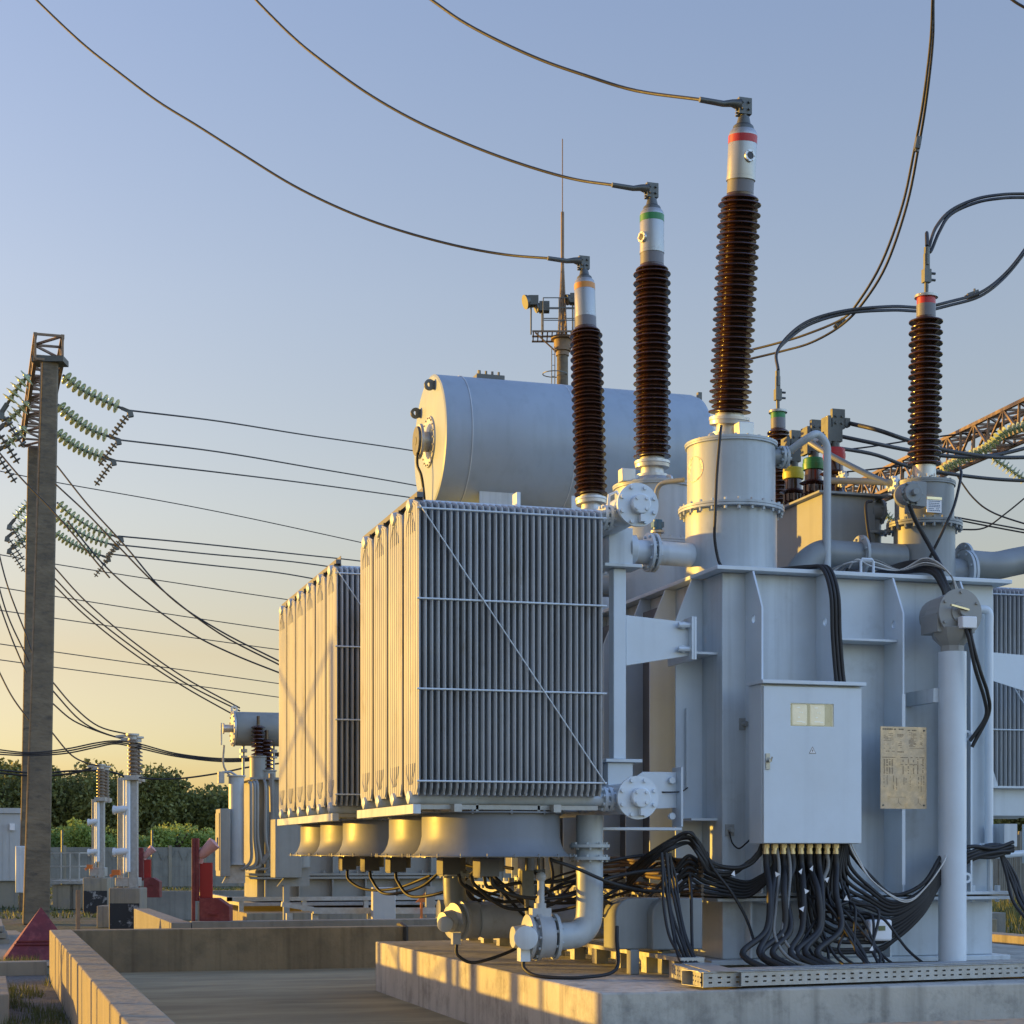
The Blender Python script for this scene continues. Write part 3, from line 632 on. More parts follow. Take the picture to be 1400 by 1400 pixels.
# ---- fans
def fan(cx, cy):
    zt, zb = 1.955, 1.615; n = 64; r = .555
    outer = [(r+.11, zb), (r+.07, zb+.012), (r+.035, zb+.05), (r+.012, zb+.10), (r, zb+.16), (r, zt)]
    prof = [(a, b) for a, b in outer] + [(a-.006, b) for a, b in reversed(outer)] + [outer[0]]
    g = G(); g.lathe((cx,cy,0),(0,0,1),prof,n,caps=False); g.lathe((cx,cy,0),(0,0,1),[(r+.11,zb),(r+.125,zb),(r+.125,zb+.005),(r+.11,zb+.005)],n,caps=False)
    g.lathe((cx,cy,0),(0,0,1),[(r-.0,zt),(r+.04,zt),(r+.04,zt+.012),(r,zt+.012),(r,zt)],n,caps=False)
    g.bolts((cx,cy,zb-.008),(0,0,1),r+.112,20,.009,.03); g.bolts((cx,cy,zt-.01),(0,0,1),r+.025,12,.01,.035)
    f = part('cooling_fan', g, FANP, T, ang=40)
    g = G(); g.cyl((cx,cy,zb+.06),(cx,cy,zb+.2),.1,20)
    for k in range(7):
        t = 2*math.pi*k/7; M = Matrix.Rotation(t,3,'Z') @ Matrix.Rotation(R(28),3,'X'); g.obox(Vector((cx,cy,zb+.14)) + Matrix.Rotation(t,3,'Z') @ Vector((.31,0,0)), (.42,.14,.006), M)
    part('fan_blades', g, DARKP, f)
    g = G()
    for rr in (.15,.25,.35,.45,.55,.63): g.lathe((cx,cy,zb-.006),(0,0,1),ringp(rr,rr+.004,0,.004),40,caps=False)
    for k in range(4): t = k*math.pi/2+.4; g.bar((cx-.66*math.cos(t)*0,cy,zb-.004),(cx+.66*math.cos(t),cy+.66*math.sin(t),zb-.004),.01)
    part('fan_guard', g, GALV, f)
    g = G(); g.cyl((cx,cy,zb-.12),(cx,cy,zb+.06),.11,20); g.box(cx-.12,cx+.04,cy-.11,cy+.11,zb-.16,zb-.012); g.box(cx-.115,cx-.1,cy-.10,cy+.10,zb-.17,zb-.01); part('fan_motor', g, DARKP, f, bevel=.004)
    return f
f0 = fan(3.89, 13.56)
for y in (14.75, 16.8, 18.0, 19.2): copypart(f0, (0, y-13.56, 0))

# ---- lower pipes and valves
def gaugev(g, c, d, r=.08):
    c = Vector(c); g.lathe(c, d, [(r*.8,0),(r*.8,.02),(r,.03),(r,.1),(r*.9,.105)], 28)
YV = 13.45
xv = atY(806,1200,YV).x
zel = .98
pipe([(xv,YV,1.95),(xv,YV,1.62),(xv,YV,1.4),(xv,YV,1.2),(xv-.02,YV,1.07),(xv-.10,YV,.99),(xv-.24,YV,.97),(xv-.3,YV,.97)], .11, [((xv,YV,1.70),(0,0,1),.165),((xv,YV,1.60),(0,0,1),.165),((xv-.30,YV,.97),(1,0,0),.185)], smooth=8, n=32, mat=PAINTT)
g = G()
g.lathe((xv-.33,YV,.97),(-1,0,0),[(.165,0),(.17,.02),(.17,.10),(.19,.102),(.19,.13),(.14,.135),(.14,.17),(.18,.172),(.18,.20),(.1,.22),(.085,.32)],40); g.bolts((xv-.46,YV,.97),(-1,0,0),.175,12,.012,.02)
g.cyl((xv-.42,YV,1.10),(xv-.42,YV,1.24),.05,12); g.box(xv-.5,xv-.34,YV-.05,YV+.05,1.13,1.20); g.lathe((xv-.42,YV,1.26),(0,1,0),ringp(.02,.035,-.012,.012),14,caps=False)
g.cyl((xv-.42,YV-.02,1.24),(xv-.42,YV-.02,1.42),.03,10); g.ball((xv-.42,YV-.02,1.45),.045,6)
pv = part('oil_valve', g, RADP, T, ang=40)
g = G(); gaugev(g, (xv-.56,YV-.08,.97), (-.35,-1,0), .095); g.box(xv-.62,xv-.54,YV-.12,YV-.02,.78,.9); part('flow_gauge', g, PAINT, pv)
# pump pipe B (further back)
YB = 15.15; xb = atY(621,1200,YB).x
pipe([(xb,YB,2.0),(xb,YB,1.6),(xb,YB,1.35),(xb+.02,YB,1.18),(xb+.12,YB,1.10),(xb+.2,YB,1.10)], .10, [((xb,YB,1.45),(0,0,1),.14)], smooth=8)
g = G(); g.lathe((xb+.04,YB-.08,1.04),(-1,-.35,0),[(.16,-.16),(.16,-.02),(.18,0),(.18,.03),(.14,.035),(.16,.06),(.16,.09),(.1,.1),(.08,.2)],36); gaugev(g,(xb-.12,YB-.22,1.02),(-.5,-1,0),.07)
g.box(xb-.13,xb-.06,YB-.45,YB-.38,.85,.95)
part('oil_valve', g, RADP, T, ang=40)
g = G(); g.lathe((xb+.2,YB-.1,1.03),(1,0,0),[(.13,0),(.15,.05),(.15,.5),(.15,.9),(.1,.95)],36); g.cyl((xb+.5,YB-.1,1.18),(xb+.5,YB-.1,1.28),.07,16); flange(g,(xb+.5,YB-.1,1.28),(0,0,1),.1,nb=6); g.cyl((xb+.5,YB-.1,1.3),(xb+.5,YB-.1,1.42),.03,10)
g.lathe((xb+.55,YB+.02,1.12),(1,.2,.05),[(.18,0),(.2,.03),(.2,.35),(.15,.4)],30)
part('oil_pump', g, RADP, T, ang=40)
# rounded motor covers beside tank foot
for i,(x, w) in enumerate(((846, .28), (889, .34))):
    p = atY(x, 1228, 13.35); g = G(); zb = p.z-.42; 
    poly = [(p.x,zb),(p.x+w,zb),(p.x+w,zb+.30)] + [(p.x+.12-.12*math.cos(t)*1, zb+.30+.12*math.sin(t)) for t in [math.pi/2*(1-k/6) for k in range(7)]]
    poly = [(p.x,zb),(p.x+w+.1,zb),(p.x+w+.1,zb+.42)] + [(p.x+.14-.14*math.sin(t), zb+.28+.14*math.cos(t)) for t in [math.pi/2*k/6 for k in range(7)]]
    g.prism(poly,'y',13.3+.12*(1-i),13.72); g.box(p.x+.12,p.x+.2,13.4,13.5,ZT,zb); part('motor_cover', g, PAINTD, T, bevel=.012)
# steel gantry strips under bank (cable ladders, sunlit)
g = G()
g.box(5.5,5.54,13.6,21,1.2,1.235); g.box(5.5,5.54,13.6,21,1.275,1.31)
for i in range(45): g.box(5.51,5.53,13.65+i*.165,13.70+i*.165,1.235,1.275)
for y in (14.6,17,19.5): g.box(5.51,5.53,y,y+.04,ZT,1.2)
part('cable_ladder', g, GALV, T)
# ---- column pipe at the right front
p = atY(1302, 880, 13.3); cx = p.x
g = G(); g.cyl((cx,13.3,.665),(cx,13.3,3.36),.118,36); colp = part('column_pipe', g, PAINT2, T)
g = G(); g.lathe((cx,13.3,3.362),(0,0,1),[(.1,0),(.1,.05),(.17,.12),(.19,.2)],8); g.box(cx-.19,cx+.17,13.22,13.5,3.52,3.68)
g.lathe((cx-.0,13.24,3.68),(0,-1,0),[(.19,-.2),(.19,0),(.2,.002),(.2,.035)],8); g.lathe((cx-.02,13.2,3.68),(0,1,0),[(.16,0),(.16,.35)],20)
part('elbow_housing', g, COVER, colp, bevel=.01)
g = G(); g.lathe((cx+.01,13.2,3.685),(0,-1,0),[(.205,0),(.205,.016),(.09,.018),(.088,.03)],36); g.bolts((cx+.01,13.184,3.685),(0,-1,0),.175,6,.014,.016,.5); g.cyl((cx+.02,13.18,3.70),(cx+.02,13.13,3.70),.045,16); part('end_cover', g, COVER, colp)
g = G(); g.box(cx-.04,cx+.10,13.07,13.15,3.54,3.64); part('white_switch_box', g, WHITE, colp, bevel=.008)
g = G(); g.bar((cx-.12,13.12,3.735),(cx+.05,13.12,3.70),.025,.015); part('brass_arm', g, BRASS, colp)
for zz in (2.65, 1.43):
    g = G(); g.lathe((cx+.135,13.3,zz),(0,1,0),ringp(.025,.045,-.015,.015),16,caps=False); part('cable_eye', g, PAINT2, colp)
g = G(); g.box(cx-.17,cx-.11,13.32,TY0,2.93,3.05); part('pipe_clamp', g, PAINT, colp)
# thin right pipe
q = atY(1352, 900, 13.7)
pipe([(8.3,13.75,3.78),(8.42,13.72,3.80),(8.52,13.7,3.78),(q.x,13.7,3.62),(q.x,13.7,3.3),(q.x,13.7,2.0),(q.x,13.7,1.72)], .038, [((q.x,13.7,1.70),(0,0,1),.09),((q.x,13.7,1.66),(0,0,1),.09)], mat=PAINT2)
g = G(); g.cyl((q.x-.0,13.7,1.2),(q.x,13.7,1.66),.02,8); g.box(8.62,8.75,13.6,13.9,1.7,1.9); g.tube([(8.6,13.7,1.62),(8.9,13.75,1.64),(9.1,13.8,1.62)],.03,10); g.cyl((9.0,13.8,1.55),(9.0,13.8,1.9),.06,12); part('drain_valve', g, PAINT, T)

# ---- control cabinet
CX0, CX1, CY0, CY1, CZ0, CZ1 = 6.09, 6.985, 13.15, 13.43, 1.72, 3.03
g = G(); wx0, wx1 = atY(1081,960,CY0).x, atY(1140,960,CY0).x; wz0, wz1 = atY(1110,993,CY0).z, atY(1110,962,CY0).z
g.box(CX0,CX1,CY0+.04,CY1,CZ0,CZ1)
cab = part('control_cabinet', g, PAINT2, T, bevel=.004)
g = G(); g.prism([(CX0+.004,CZ0+.004),(CX1-.004,CZ0+.004),(CX1-.004,CZ1-.02),(CX0+.004,CZ1-.02)], 'y', CY0-.0, CY0+.036, [[(wx0,wz0),(wx1,wz0),(wx1,wz1),(wx0,wz1)]]); door = part('cabinet_door', g, PAINT2, cab, bevel=.003)
g = G(); g.prism([(CX0-.02,CZ1+.0),(CX1+.025,CZ1+.0),(CX1+.025,CZ1+.03),(CX0-.02,CZ1+.03)],'y',CY0-.03,CY1-.0); part('rain_hood', g, PAINT2, cab, bevel=.003)
g = G(); g.box(wx0,wx1,CY0+.0365,CY0+.039,wz0,wz1); part('gauge_panel', g, M_('panel_olive', (.16,.15,.11), .5), cab)
for i,x in enumerate((wx0+.09, wx1-.14)):
    g = G(); g.box(x-.068,x+.068,CY0+.015,CY0+.036,wz0+.008,wz1-.004); gg = part('dial_gauge', g, GAUGE, cab, bevel=.02)
    g = G(); 
    for (dx,dz,w) in ((-.03,.06,.03),(-.005,.02,.01),(.015,.018,.01),(-.02,-.02,.02),(-.03,-.055,.05),(.02,-.06,.03)): g.box(x+dx,x+dx+w,CY0+.011,CY0+.0145,(wz0+wz1)/2+dz-.005,(wz0+wz1)/2+dz+.005)
    part('dial_mark', g, WHITE, cab)
g = G(); g.box(wx0+.0005,wx1-.0005,CY0+.004,CY0+.008,wz0+.0005,wz1-.0005); part('window_pane', g, PANE, cab)
p = atY(1050, 1040, CY0-.01); g = G(); g.box(p.x-.018,p.x+.018,CY0-.012,CY0,p.z-.07,p.z+.06); g.cyl((p.x+.005,CY0-.012,p.z),(p.x+.005,CY0-.05,p.z),.014,10); g.bar((p.x+.01,CY0-.045,p.z),(p.x+.02,CY0-.05,p.z+.03),.014); part('door_handle', g, CAPW, cab)
p = atY(1111, 1026, CY0-.002); g = G(); g.prism([(p.x-.032,p.z-.026),(p.x+.032,p.z-.026),(p.x,p.z+.032)],'y',CY0-.0015,CY0); ws = part('warning_triangle', g, INK, cab)
g = G(); g.prism([(p.x-.026,p.z-.022),(p.x+.026,p.z-.022),(p.x,p.z+.025)],'y',CY0-.0025,CY0-.0016); part('triangle_field', g, WHITE, cab)
g = G(); g.prism([(p.x+.004,p.z+.014),(p.x-.007,p.z-.004),(p.x-.001,p.z-.004),(p.x-.004,p.z-.018),(p.x+.007,p.z+.001),(p.x+.001,p.z+.001)],'y',CY0-.0035,CY0-.0026); part('lightning_mark', g, INK, cab)
gx = [atY(1047 + 11.9*i, 1160, 13.29).x for i in range(9)]
g = G()
for x in gx: g.cyl((x,13.29,CZ0-.0),(x,13.29,CZ0-.035),.032,8); g.cyl((x,13.29,CZ0-.035),(x,13.29,CZ0-.06),.026,16); g.cyl((x,13.29,CZ0-.06),(x,13.29,CZ0-.085),.030,16)
part('cable_glands', g, BRASS, cab)
# ---- rating plate
px0, px1, pz0, pz1 = 7.29, 7.73, 2.02, 2.72
g = G(); g.box(px0,px1,13.395,13.401,pz0,pz1); rp = part('rating_plate', g, PLATE, T)
g = G(); g.box(7.50,7.53,13.402,13.42,FZ+.1,3.0); g.box(7.50,7.53,13.40,13.46,2.3,2.33); part('plate_strap', g, PAINT2, rp)
g = G(); rr = random.Random(11)
def ptxt(u0,u1,v,h=.006,dens=.8,seed=None):
    x = u0
    while x < u1:
        w = rr.uniform(.006,.02)
        if rr.random() < dens: g.box(px0+x, px0+min(x+w,u1), 13.3935, 13.3948, pz1-v-h/2, pz1-v+h/2)
        x += w + .004
ptxt(.02,.22,.022,.012); ptxt(.26,.34,.03,.01)
for v in (.06,.075,.09,.098,.106,.118,.15,.185): ptxt(.03,.12,v,.004,.7)
for v in (.065,.073,.081,.089): ptxt(.16,.22,v,.004,.9)
for i in range(14): v = .05+.009*i; ptxt(.27,.27+rr.uniform(.04,.08),v,.004,.8); ptxt(.38,.40,v,.004,.6)
for i in range(4): ptxt(.17,.2,.13+.015*i,.005,.6)
g.box(px0+.27,px1-.02,13.3935,13.3948,pz1-.183,pz1-.181)
ptxt(.05,.14,.21); ptxt(.16,.22,.215,.008); ptxt(.02,.14,.262,.006,.9); ptxt(.19,.42,.262,.005,.7); ptxt(.19,.42,.322,.005,.7)
for (u) in (.03,.055,.08,.105):
    for i in range(14): 
        v = .28+.009*i
        if rr.random()<.85: g.box(px0+u,px0+u+.014,13.3935,13.3948,pz1-v-.003,pz1-v+.002)
for (u) in (.21,.26,.31,.35,.4):
    for i in range(12):
        v = .275+.011*i
        if i != 4 and rr.random()<.75: g.box(px0+u,px0+u+.01,13.3935,13.3948,pz1-v-.003,pz1-v+.003)
for u in (.03,.06,.12,.15,.22,.24,.28,.36,.385,.41):
    L_ = rr.randint(5,14)
    for i in range(L_):
        v = .42+.01*i
        if rr.random()<.7: g.box(px0+u,px0+u+.006,13.3935,13.3948,pz1-v-.004,pz1-v+.002)
g.box(px0+.06,px0+.24,13.3935,13.3948,pz1-.602,pz1-.600)
for (cx_, sg) in ((.17,1),(.36,-1)):
    for (dx,dz) in ((0,.035),(-.03,-.025),(.03,-.025)): g.bar((px0+cx_,13.394,pz0+.055),(px0+cx_+dx,13.394,pz0+.055+dz*1),.002,.001)
part('plate_engraving', g, INK, rp)
g = G()
for (x,z) in ((px0+.025,pz0+.03),(px1-.025,pz0+.03),(px1-.025,pz1-.03)): g.cyl((x,13.395,z),(x,13.389,z),.008,10)
part('plate_screw', g, DKMET, rp)
# ---- white meter box
p0 = atY(1196, 1272, 13.3); g = G(); g.box(p0.x-.11,p0.x+.08,13.34,13.6,p0.z-.1,p0.z+.09); mb = part('meter_bracket_box', g, GALV, T, bevel=.006)
g = G(); g.box(p0.x-.085,p0.x+.135,13.24,13.338,p0.z-.088,p0.z+.092); part('display_unit', g, WHITE, mb, bevel=.02)
g = G(); g.box(p0.x+.0,p0.x+.065,13.236,13.2395,p0.z-.0,p0.z+.04); part('lcd_screen', g, SCREEN, mb)
# dark vertical cables panel behind radiators etc
g = G(); g.box(5.92,5.97,14.9,20.0,1.4,3.9); part('side_shield', g, DARKP, T)

# ================================================================== CABLES
def cable(pts, r, mat=CABLE, label='', group=None, name='control_cable', cat_='cable', n=8, sm=7):
    g = G(); g.tube(cat(pts, sm), r, n); return solo(name, g, mat, label, cat_, group, ang=60)
rc = random.Random(21)
ends = [1052,1066,1084,1098,1110,1124,1136,1140,1152]
for i, x in enumerate(gx):
    ye = 12.62 + rc.uniform(-.03,.14)
    ex = atY(ends[i] + rc.uniform(-6,6), 1325, ye).x
    mid = x + rc.uniform(-.06,.04) - .05*math.sin(i)
    pts = [(x,13.29,CZ0-.07),(x,13.27,CZ0-.2),(mid-.06,13.1+rc.uniform(-.06,.05),1.32),(mid-.12+rc.uniform(-.04,.04),12.98,1.02),(ex-.14,12.85,.84),(ex,ye,.715)]
    grey = i in (7,)
    cable(pts, .017 if grey else .026, CABLEG if grey else CABLE, 'grey flexible conduit dropping from the brass glands among the black cables' if grey else 'thick black cable dropping from a gland under the control cabinet to the tray', None if grey else 'cables dropping from cabinet glands', n=10)
for i in range(2):
    x = gx[1]+.1*i; cable([(x+.02,13.3,1.72),(x,13.2,1.5),(x-.1,13.05,1.2),(x-.16-.03*i,12.95,.98),(x-.1,12.8,.8),(x+.1,12.64,.715)], .014, CABLEG, 'pale grey conduit curving down left of the black gland cables' , 'pale conduits')
# thinner random cables behind
for i in range(16):
    x0_ = rc.uniform(6.45,6.97); z0 = rc.uniform(1.2,1.6); xe = x0_+rc.uniform(-.3,.35)
    cable([(x0_-.05,13.38,CZ0),(x0_,13.38,z0),(x0_+rc.uniform(-.15,.1),13.25,z0-.25),((x0_+xe)/2+rc.uniform(-.15,.15),13.1,z0*.5+.42),(xe,12.95,.85),(xe+rc.uniform(-.1,.1),12.75,.715)], .012, CABLE, 'thin black cable tangled behind the thick gland cables', 'tangled thin cables')
# bundle sweeping to the right
for i in range(16):
    a = i/15; r_ = rc.uniform(-.02,.02)
    zc = 1.62 - .34*a
    pts = [(6.97-.5*a*a,13.37,CZ0),(7.0-.4*a,13.34,1.6-.7*a+r_),(7.12+.05*rc.random(),13.32,1.42-.62*a+r_),(7.35,13.28,1.27-.38*a+r_),(7.6,13.24,1.36-.24*a+r_),(7.8,13.30+.0,1.58-.20*a+r_),(7.95,13.46,1.62-.18*a+r_),(8.2,13.48+rc.uniform(-.04,.04),1.68-.1*a+r_),(8.42,13.48+rc.uniform(-.04,.04),1.70-.08*a-r_),(8.62,13.5+rc.uniform(-.05,.05),1.72-.07*a+r_)]
    cable(pts, .017, CABLE, 'black cable in the bundle sweeping right from the cabinet behind the column pipe', 'cables swept to the right')
for i in range(2):
    cable([(6.94+.02*i,13.3,1.725),(7.0+.02*i,13.28,1.6),(7.12,13.2,1.4),(7.4,13.18,1.23+.015*i),(7.6,13.17,1.36),(7.8,13.2,1.6),(7.85,13.42,1.62)], .006, CABLEW, 'thin white wire tied along the right cable bundle', 'thin white wires')
# left cable bundle from golden loops to cabinet
for i in range(7):
    J = lambda k=2.5: rc.uniform(-k,k)
    P_ = [atY(858,1190+i*4,13.9),atY(885+J(),1168+i*2.5+J(),13.6),atY(915+J(),1150+i*2+J(),13.45),atY(940+J(),1138+i*2.5+J(),13.38+.02*i),atY(955+J(),1150+i*3+J(),13.38),atY(972+J(),1178+i*2.5+J(),13.38),atY(1000+J(),1186+i*1.5+J(),13.36+.01*i),atY(1025+J(),1180+J(),13.36),atY(1038+J(),1168+J(),13.34),atY(1044+J(),1152,13.33)]
    cable(P_, .0135, CABLE, 'black cable arching from the tank side to the cabinet underside', 'arching cables left of cabinet')
for i in range(7):
    jx = lambda: rc.uniform(-3.5,3.5)
    P_ = [atY(903+2*i+jx(),1166,13.3),atY(905+3*i+jx(),1200,13.22+.01*i),atY(910+3*i+jx(),1240,13.15),atY(918+3*i+jx(),1280,13.0),atY(928+3.5*i+jx(),1310,12.8),atY(938+3.5*i+jx(),1329,12.6)]
    cable(P_, .0125, CABLE, 'black cable falling straight to the tray left of the cabinet', 'cables falling to the tray end')
for i in range(6):
    P_ = [atY(925,1185+7*i+rc.uniform(-3,3),13.55),atY(942,1170+8*i,13.5),atY(962,1184+7*i,13.5),atY(990,1198+5*i,13.5),atY(1020,1206+4*i,13.5),atY(1040,1198+3*i,13.45),atY(1056,1186+2*i,13.40),atY(1066+3*i,1156,13.38)]
    cable(P_, .016, CABLE, 'black cable drooping along the tank just above the lower flange', 'drooping cables above flange')
cable([atY(966,1165,13.4),atY(975,1187,13.35),atY(1000,1220,13.3),atY(1020,1255,13.25),atY(1032,1290,13.1)], .013, CABLE, 'single black cable slanting down over the lower flange', name='control_cable')
cable([atY(943,1196,13.42),atY(945,1225,13.22),atY(946,1285,13.1),atY(948,1326,12.75)], .013, CABLE, 'lone black cable hanging beside the cables falling to the tray end')
# wavy loops on the tank side catching the sun
for i in range(9):
    zb = 1.58 - .034*i - (.05 if i > 4 else 0); r_ = rc.uniform(-.01,.01)
    pts = [(5.60+.015*(i%3), 13.75+.35*k, zb + .014*math.sin(k*1.7+i*.6)+r_) for k in range(8)]
    pts = [(5.68, 13.45, zb+.01)] + pts
    cable(pts, .016, CABLED, 'cable looped along the left tank side catching the orange sun', 'sunlit cable loops')
g = G(); g.box(5.66,5.70,13.6,18,1.2,1.9); 
# top bundle at right turret
for i in range(13):
    a = i/12; r_ = rc.uniform(-.03,.03)
    pts = [(7.2+.1*a,14.0-.1*rc.random(),TZ1+.05+.01*i%.06),(7.5,13.95,TZ1+.07+r_*.5),(7.78,13.85,TZ1+.12+.05*a+r_),(7.88+.05*a,13.6,TZ1+.08+.06*a+r_),(7.93+.06*a,13.5,TZ1-.05+r_),(7.96+.08*a,13.48,TZ1-.2),(7.98+.06*a,13.5,TZ1-.4)]
    cable(pts, .017, CABLE, 'black cable spilling over the tank cover edge below the right turret', 'cables over the cover edge')
for i in range(4):
    pts = [(7.0+.08*i,13.95,TZ1+.05),(7.15+.05*i,13.85,TZ1+.12+.02*i),(7.45,13.85,TZ1+.19-.02*i),(7.7,13.8,TZ1+.1),(7.85,13.6,TZ1+.12+.02*i),(8.0,13.46,TZ1+.02),(8.06+.02*i,13.45,TZ1-.25)]
    cable(pts, .007, CABLEW if i%2 else CABLEG, 'thin pale wire lying over the black cables on the tank cover', 'pale wires on the cover')
for i in range(3):
    x = atY(1133+5*i, 800, 13.44).x
    cable([(x-.3,13.9,TZ1+.06),(x-.06,13.7,TZ1+.07),(x,13.55,TZ1+.03),(x+.02,13.44,TZ1-.2),(x+.03,13.43,3.5),(x+.05,13.42,3.2),(x+.06,13.40,CZ1+.02)], .017, CABLE, 'black cable running down the stiffener onto the cabinet roof', 'cables feeding the cabinet roof')
cable([atY(1243,690,13.82),atY(1252,712,13.85),atY(1272,748,13.85),atY(1290,780,13.7)], .02, CABLE, 'thick black cable from the terminal box on the right turret')
cable([atY(1312,640,14.2),atY(1314,650,14.0),atY(1305,690,13.9),atY(1292,720,13.85),atY(1270,765,13.9)], .013, CABLE, 'thin black cable crossing the right turret diagonally')
cable([(cx+.02,13.12,3.55),(cx+.04,13.1,3.45),(cx+.1,13.1,3.2),(cx+.22,13.15,2.95),(cx+.26,13.2,2.8),(cx+.14,13.25,2.6)], .016, CABLE, 'left of two black cables looping down beside the column pipe')
cable([(cx+.06,13.12,3.55),(cx+.08,13.1,3.4),(cx+.15,13.1,3.18),(cx+.25,13.15,3.0),(cx+.29,13.2,2.83),(cx+.16,13.25,2.55)], .016, CABLE, 'right of two black cables looping down beside the column pipe')
for i in range(2): cable([(cx+.15+.02*i,13.42,3.6),(cx+.15+.02*i,13.42,3.0),(cx+.155+.02*i,13.42,2.4),(cx+.15+.02*i,13.42,1.4)], .015, CABLE, 'straight black cable strapped behind the column pipe', 'cables behind the column')
cable([atY(986,582,14.0),atY(984,600,13.95),atY(980,650,13.94),atY(978,700,13.9),atY(977,735,13.93),atY(982,765,13.95),atY(988,777,13.9)], .013, CABLE, 'black cable running down the nearest turret', n=8)
cable([atY(1062,700,14.3),atY(1056,730,14.3),atY(1055,775,14.2)], .016, CABLE, 'black cable down the left corner of the bushing box')
cable([atY(1192,685,14.4),atY(1184,690,14.35),atY(1186,720,14.3),atY(1192,755,14.2)], .014, CABLE, 'black cable looping from the breather valve')
cable([(xv-.58,YV-.07,.8),(xv-.58,YV-.1,.72),(xv-.5,YV-.25,.67),(xv-.2,YV-.45,.67),(xv+.1,YV-.35,.72),(xv+.18,YV-.15,.95),(xv+.2,YV-.1,1.05)], .015, CABLE, 'black cable looping over the pedestal from the near flow gauge')
cable([(xb-.09,YB-.42,.86),(xb-.08,YB-.45,.75),(xb+.1,YB-.5,.70),(xb+.6,YB-.4,.9),(xb+.85,YB-.2,1.35),(xb+.9,YB,1.6)], .015, CABLE, 'black cable rising from the far oil valve gauge')
fanx = 3.85
for j,(y, dy) in enumerate(((16.8,1.1),(18.0,1.2),(19.2,-1.2))):
    if j < 2: cable([(3.85,y,1.46),(3.86,y-.05,1.36),(3.95,y-.3,1.22),(4.2,y-.8,1.30),(4.4,y-1.2,1.52),(4.6,y-1.5,1.5)], .016, CABLE, 'black lead sagging below the far fan motors', 'fan motor leads')
cable([(3.85,19.2,1.46),(3.86,19.15,1.34),(4.0,18.9,1.24),(4.25,18.5,1.26),(4.5,18,1.4)], .016, CABLE, 'black lead sagging below the far fan motors', 'fan motor leads')
for i, (y, z) in enumerate(((14.6,1.25),(13.6,1.3),(14.2,1.2),(13.8,1.42))):
    cable([(3.9,y,1.46),(3.95,y,1.36),(4.2,y-.05,z-.02),(4.55,y-.1,z),(4.9,y-.15,z+.15),(5.5,y,z+.1+.1*(i%2)),(5.7,y+.1,z)], .015, CABLE, 'black lead drooping below the near fans toward the tank', 'near fan leads')
cable([atY(752,1175,13.2),atY(790,1188,13.2),atY(830,1205,13.25),atY(870,1216,13.4),atY(903,1219,13.5)], .014, CABLE, 'long black cable slanting in front of the lower pipe')
for i in range(5):
    jz = lambda: rc.uniform(-.03,.03)
    cable([(8.4,13.52,1.68),(8.53,13.55,1.66),(8.58+.02*i+jz(),13.5,1.45),(8.62+.02*i+jz(),13.4,1.2),(8.7+.02*i+jz(),13.2,.95),(8.84+.03*i,13.0,.72)], .015, CABLE, 'black cable falling at the right end of the tank', 'cables at the right tank end')
cable([atY(997,1137,13.75),atY(1001,1152,13.72),atY(1010,1160,13.6),atY(1020,1153,13.5),atY(1030,1143,13.42)], .007, CABLE, 'thin earth wire looping to the lower left cabinet corner')
cable([atY(905,1083,13.7),atY(920,1083,13.65),atY(932,1082,13.65),atY(940,1077,13.75)], .006, CABLE, 'thin earth wire beside the lower manifold flange')
# cable tags
g0 = None; rt = random.Random(5)
for (x, y) in ((1003,1194),(1095,1191),(1110,1187),(1102,1218),(1131,1202),(1097,1242),(1157,1228),(1192,1297),(1062,1195)):
    p = atY(x, y, 12.93); M = Matrix.Rotation(rt.uniform(-.8,.8),3,'Y') @ Matrix.Rotation(rt.uniform(-.5,.5),3,'Z')
    g = G(); vs = [Vector((-.021,0,-.015)),Vector((.021,0,-.02)),Vector((.003,0,.024))]; a = [p+M@v for v in vs]; b_ = [p+M@(v+Vector((0,.003,0))) for v in vs]
    g.add(a+b_, [(0,1,2),(5,4,3),(0,3,4,1),(1,4,5,2),(2,5,3,0)]); solo('cable_tag', g, WHITE, 'small white triangular tag on the tangled cables under the cabinet', 'tag', 'white cable tags')

# extra pipework and leads in the shadow under the banks
for (x, y, r) in ((4.45,14.3,.045),(4.9,15.9,.07),(4.7,17.2,.06),(5.2,14.9,.05)):
    pipe([(x,y,1.95),(x,y,1.5),(x,y,1.15),(x+.08,y,1.0),(x+.3,y,.95),(5.95,y,.95)], r, [((x,y,1.4),(0,0,1),r*1.6)], n=16)
pipe([(4.0,15.7,1.12),(4.6,15.7,1.10),(5.2,15.72,1.12),(5.95,15.7,1.12)], .09, [((4.6,15.7,1.1),(1,0,0),.14),((5.2,15.72,1.12),(1,0,0),.14)])
for i in range(9):
    y0_ = rc.uniform(13.6,16.5); x0_ = rc.uniform(3.9,4.5)
    cable([(x0_,y0_,1.5),(x0_+.15,y0_-.1,rc.uniform(1.2,1.4)),(x0_+.5,y0_+rc.uniform(-.3,.2),rc.uniform(1.0,1.3)),(x0_+.9,y0_+rc.uniform(-.3,.3),rc.uniform(1.15,1.45)),(5.6,y0_+.1,rc.uniform(1.3,1.6))], rc.choice((.011,.014)), CABLE, 'black lead tangled among the pipes under the near radiator bank', 'leads among the lower pipes')
for (x, y) in ((4.25,13.75),(4.62,14.6),(4.95,14.1)):
    g = G(); g.box(x-.05,x+.05,y-.04,y+.04,1.28,1.5); g.cyl((x,y,1.2),(x,y,1.28),.02,8); g.cyl((x,y,1.5),(x,y,1.95),.012,6)
    part('sensor_box', g, DKMET, T)

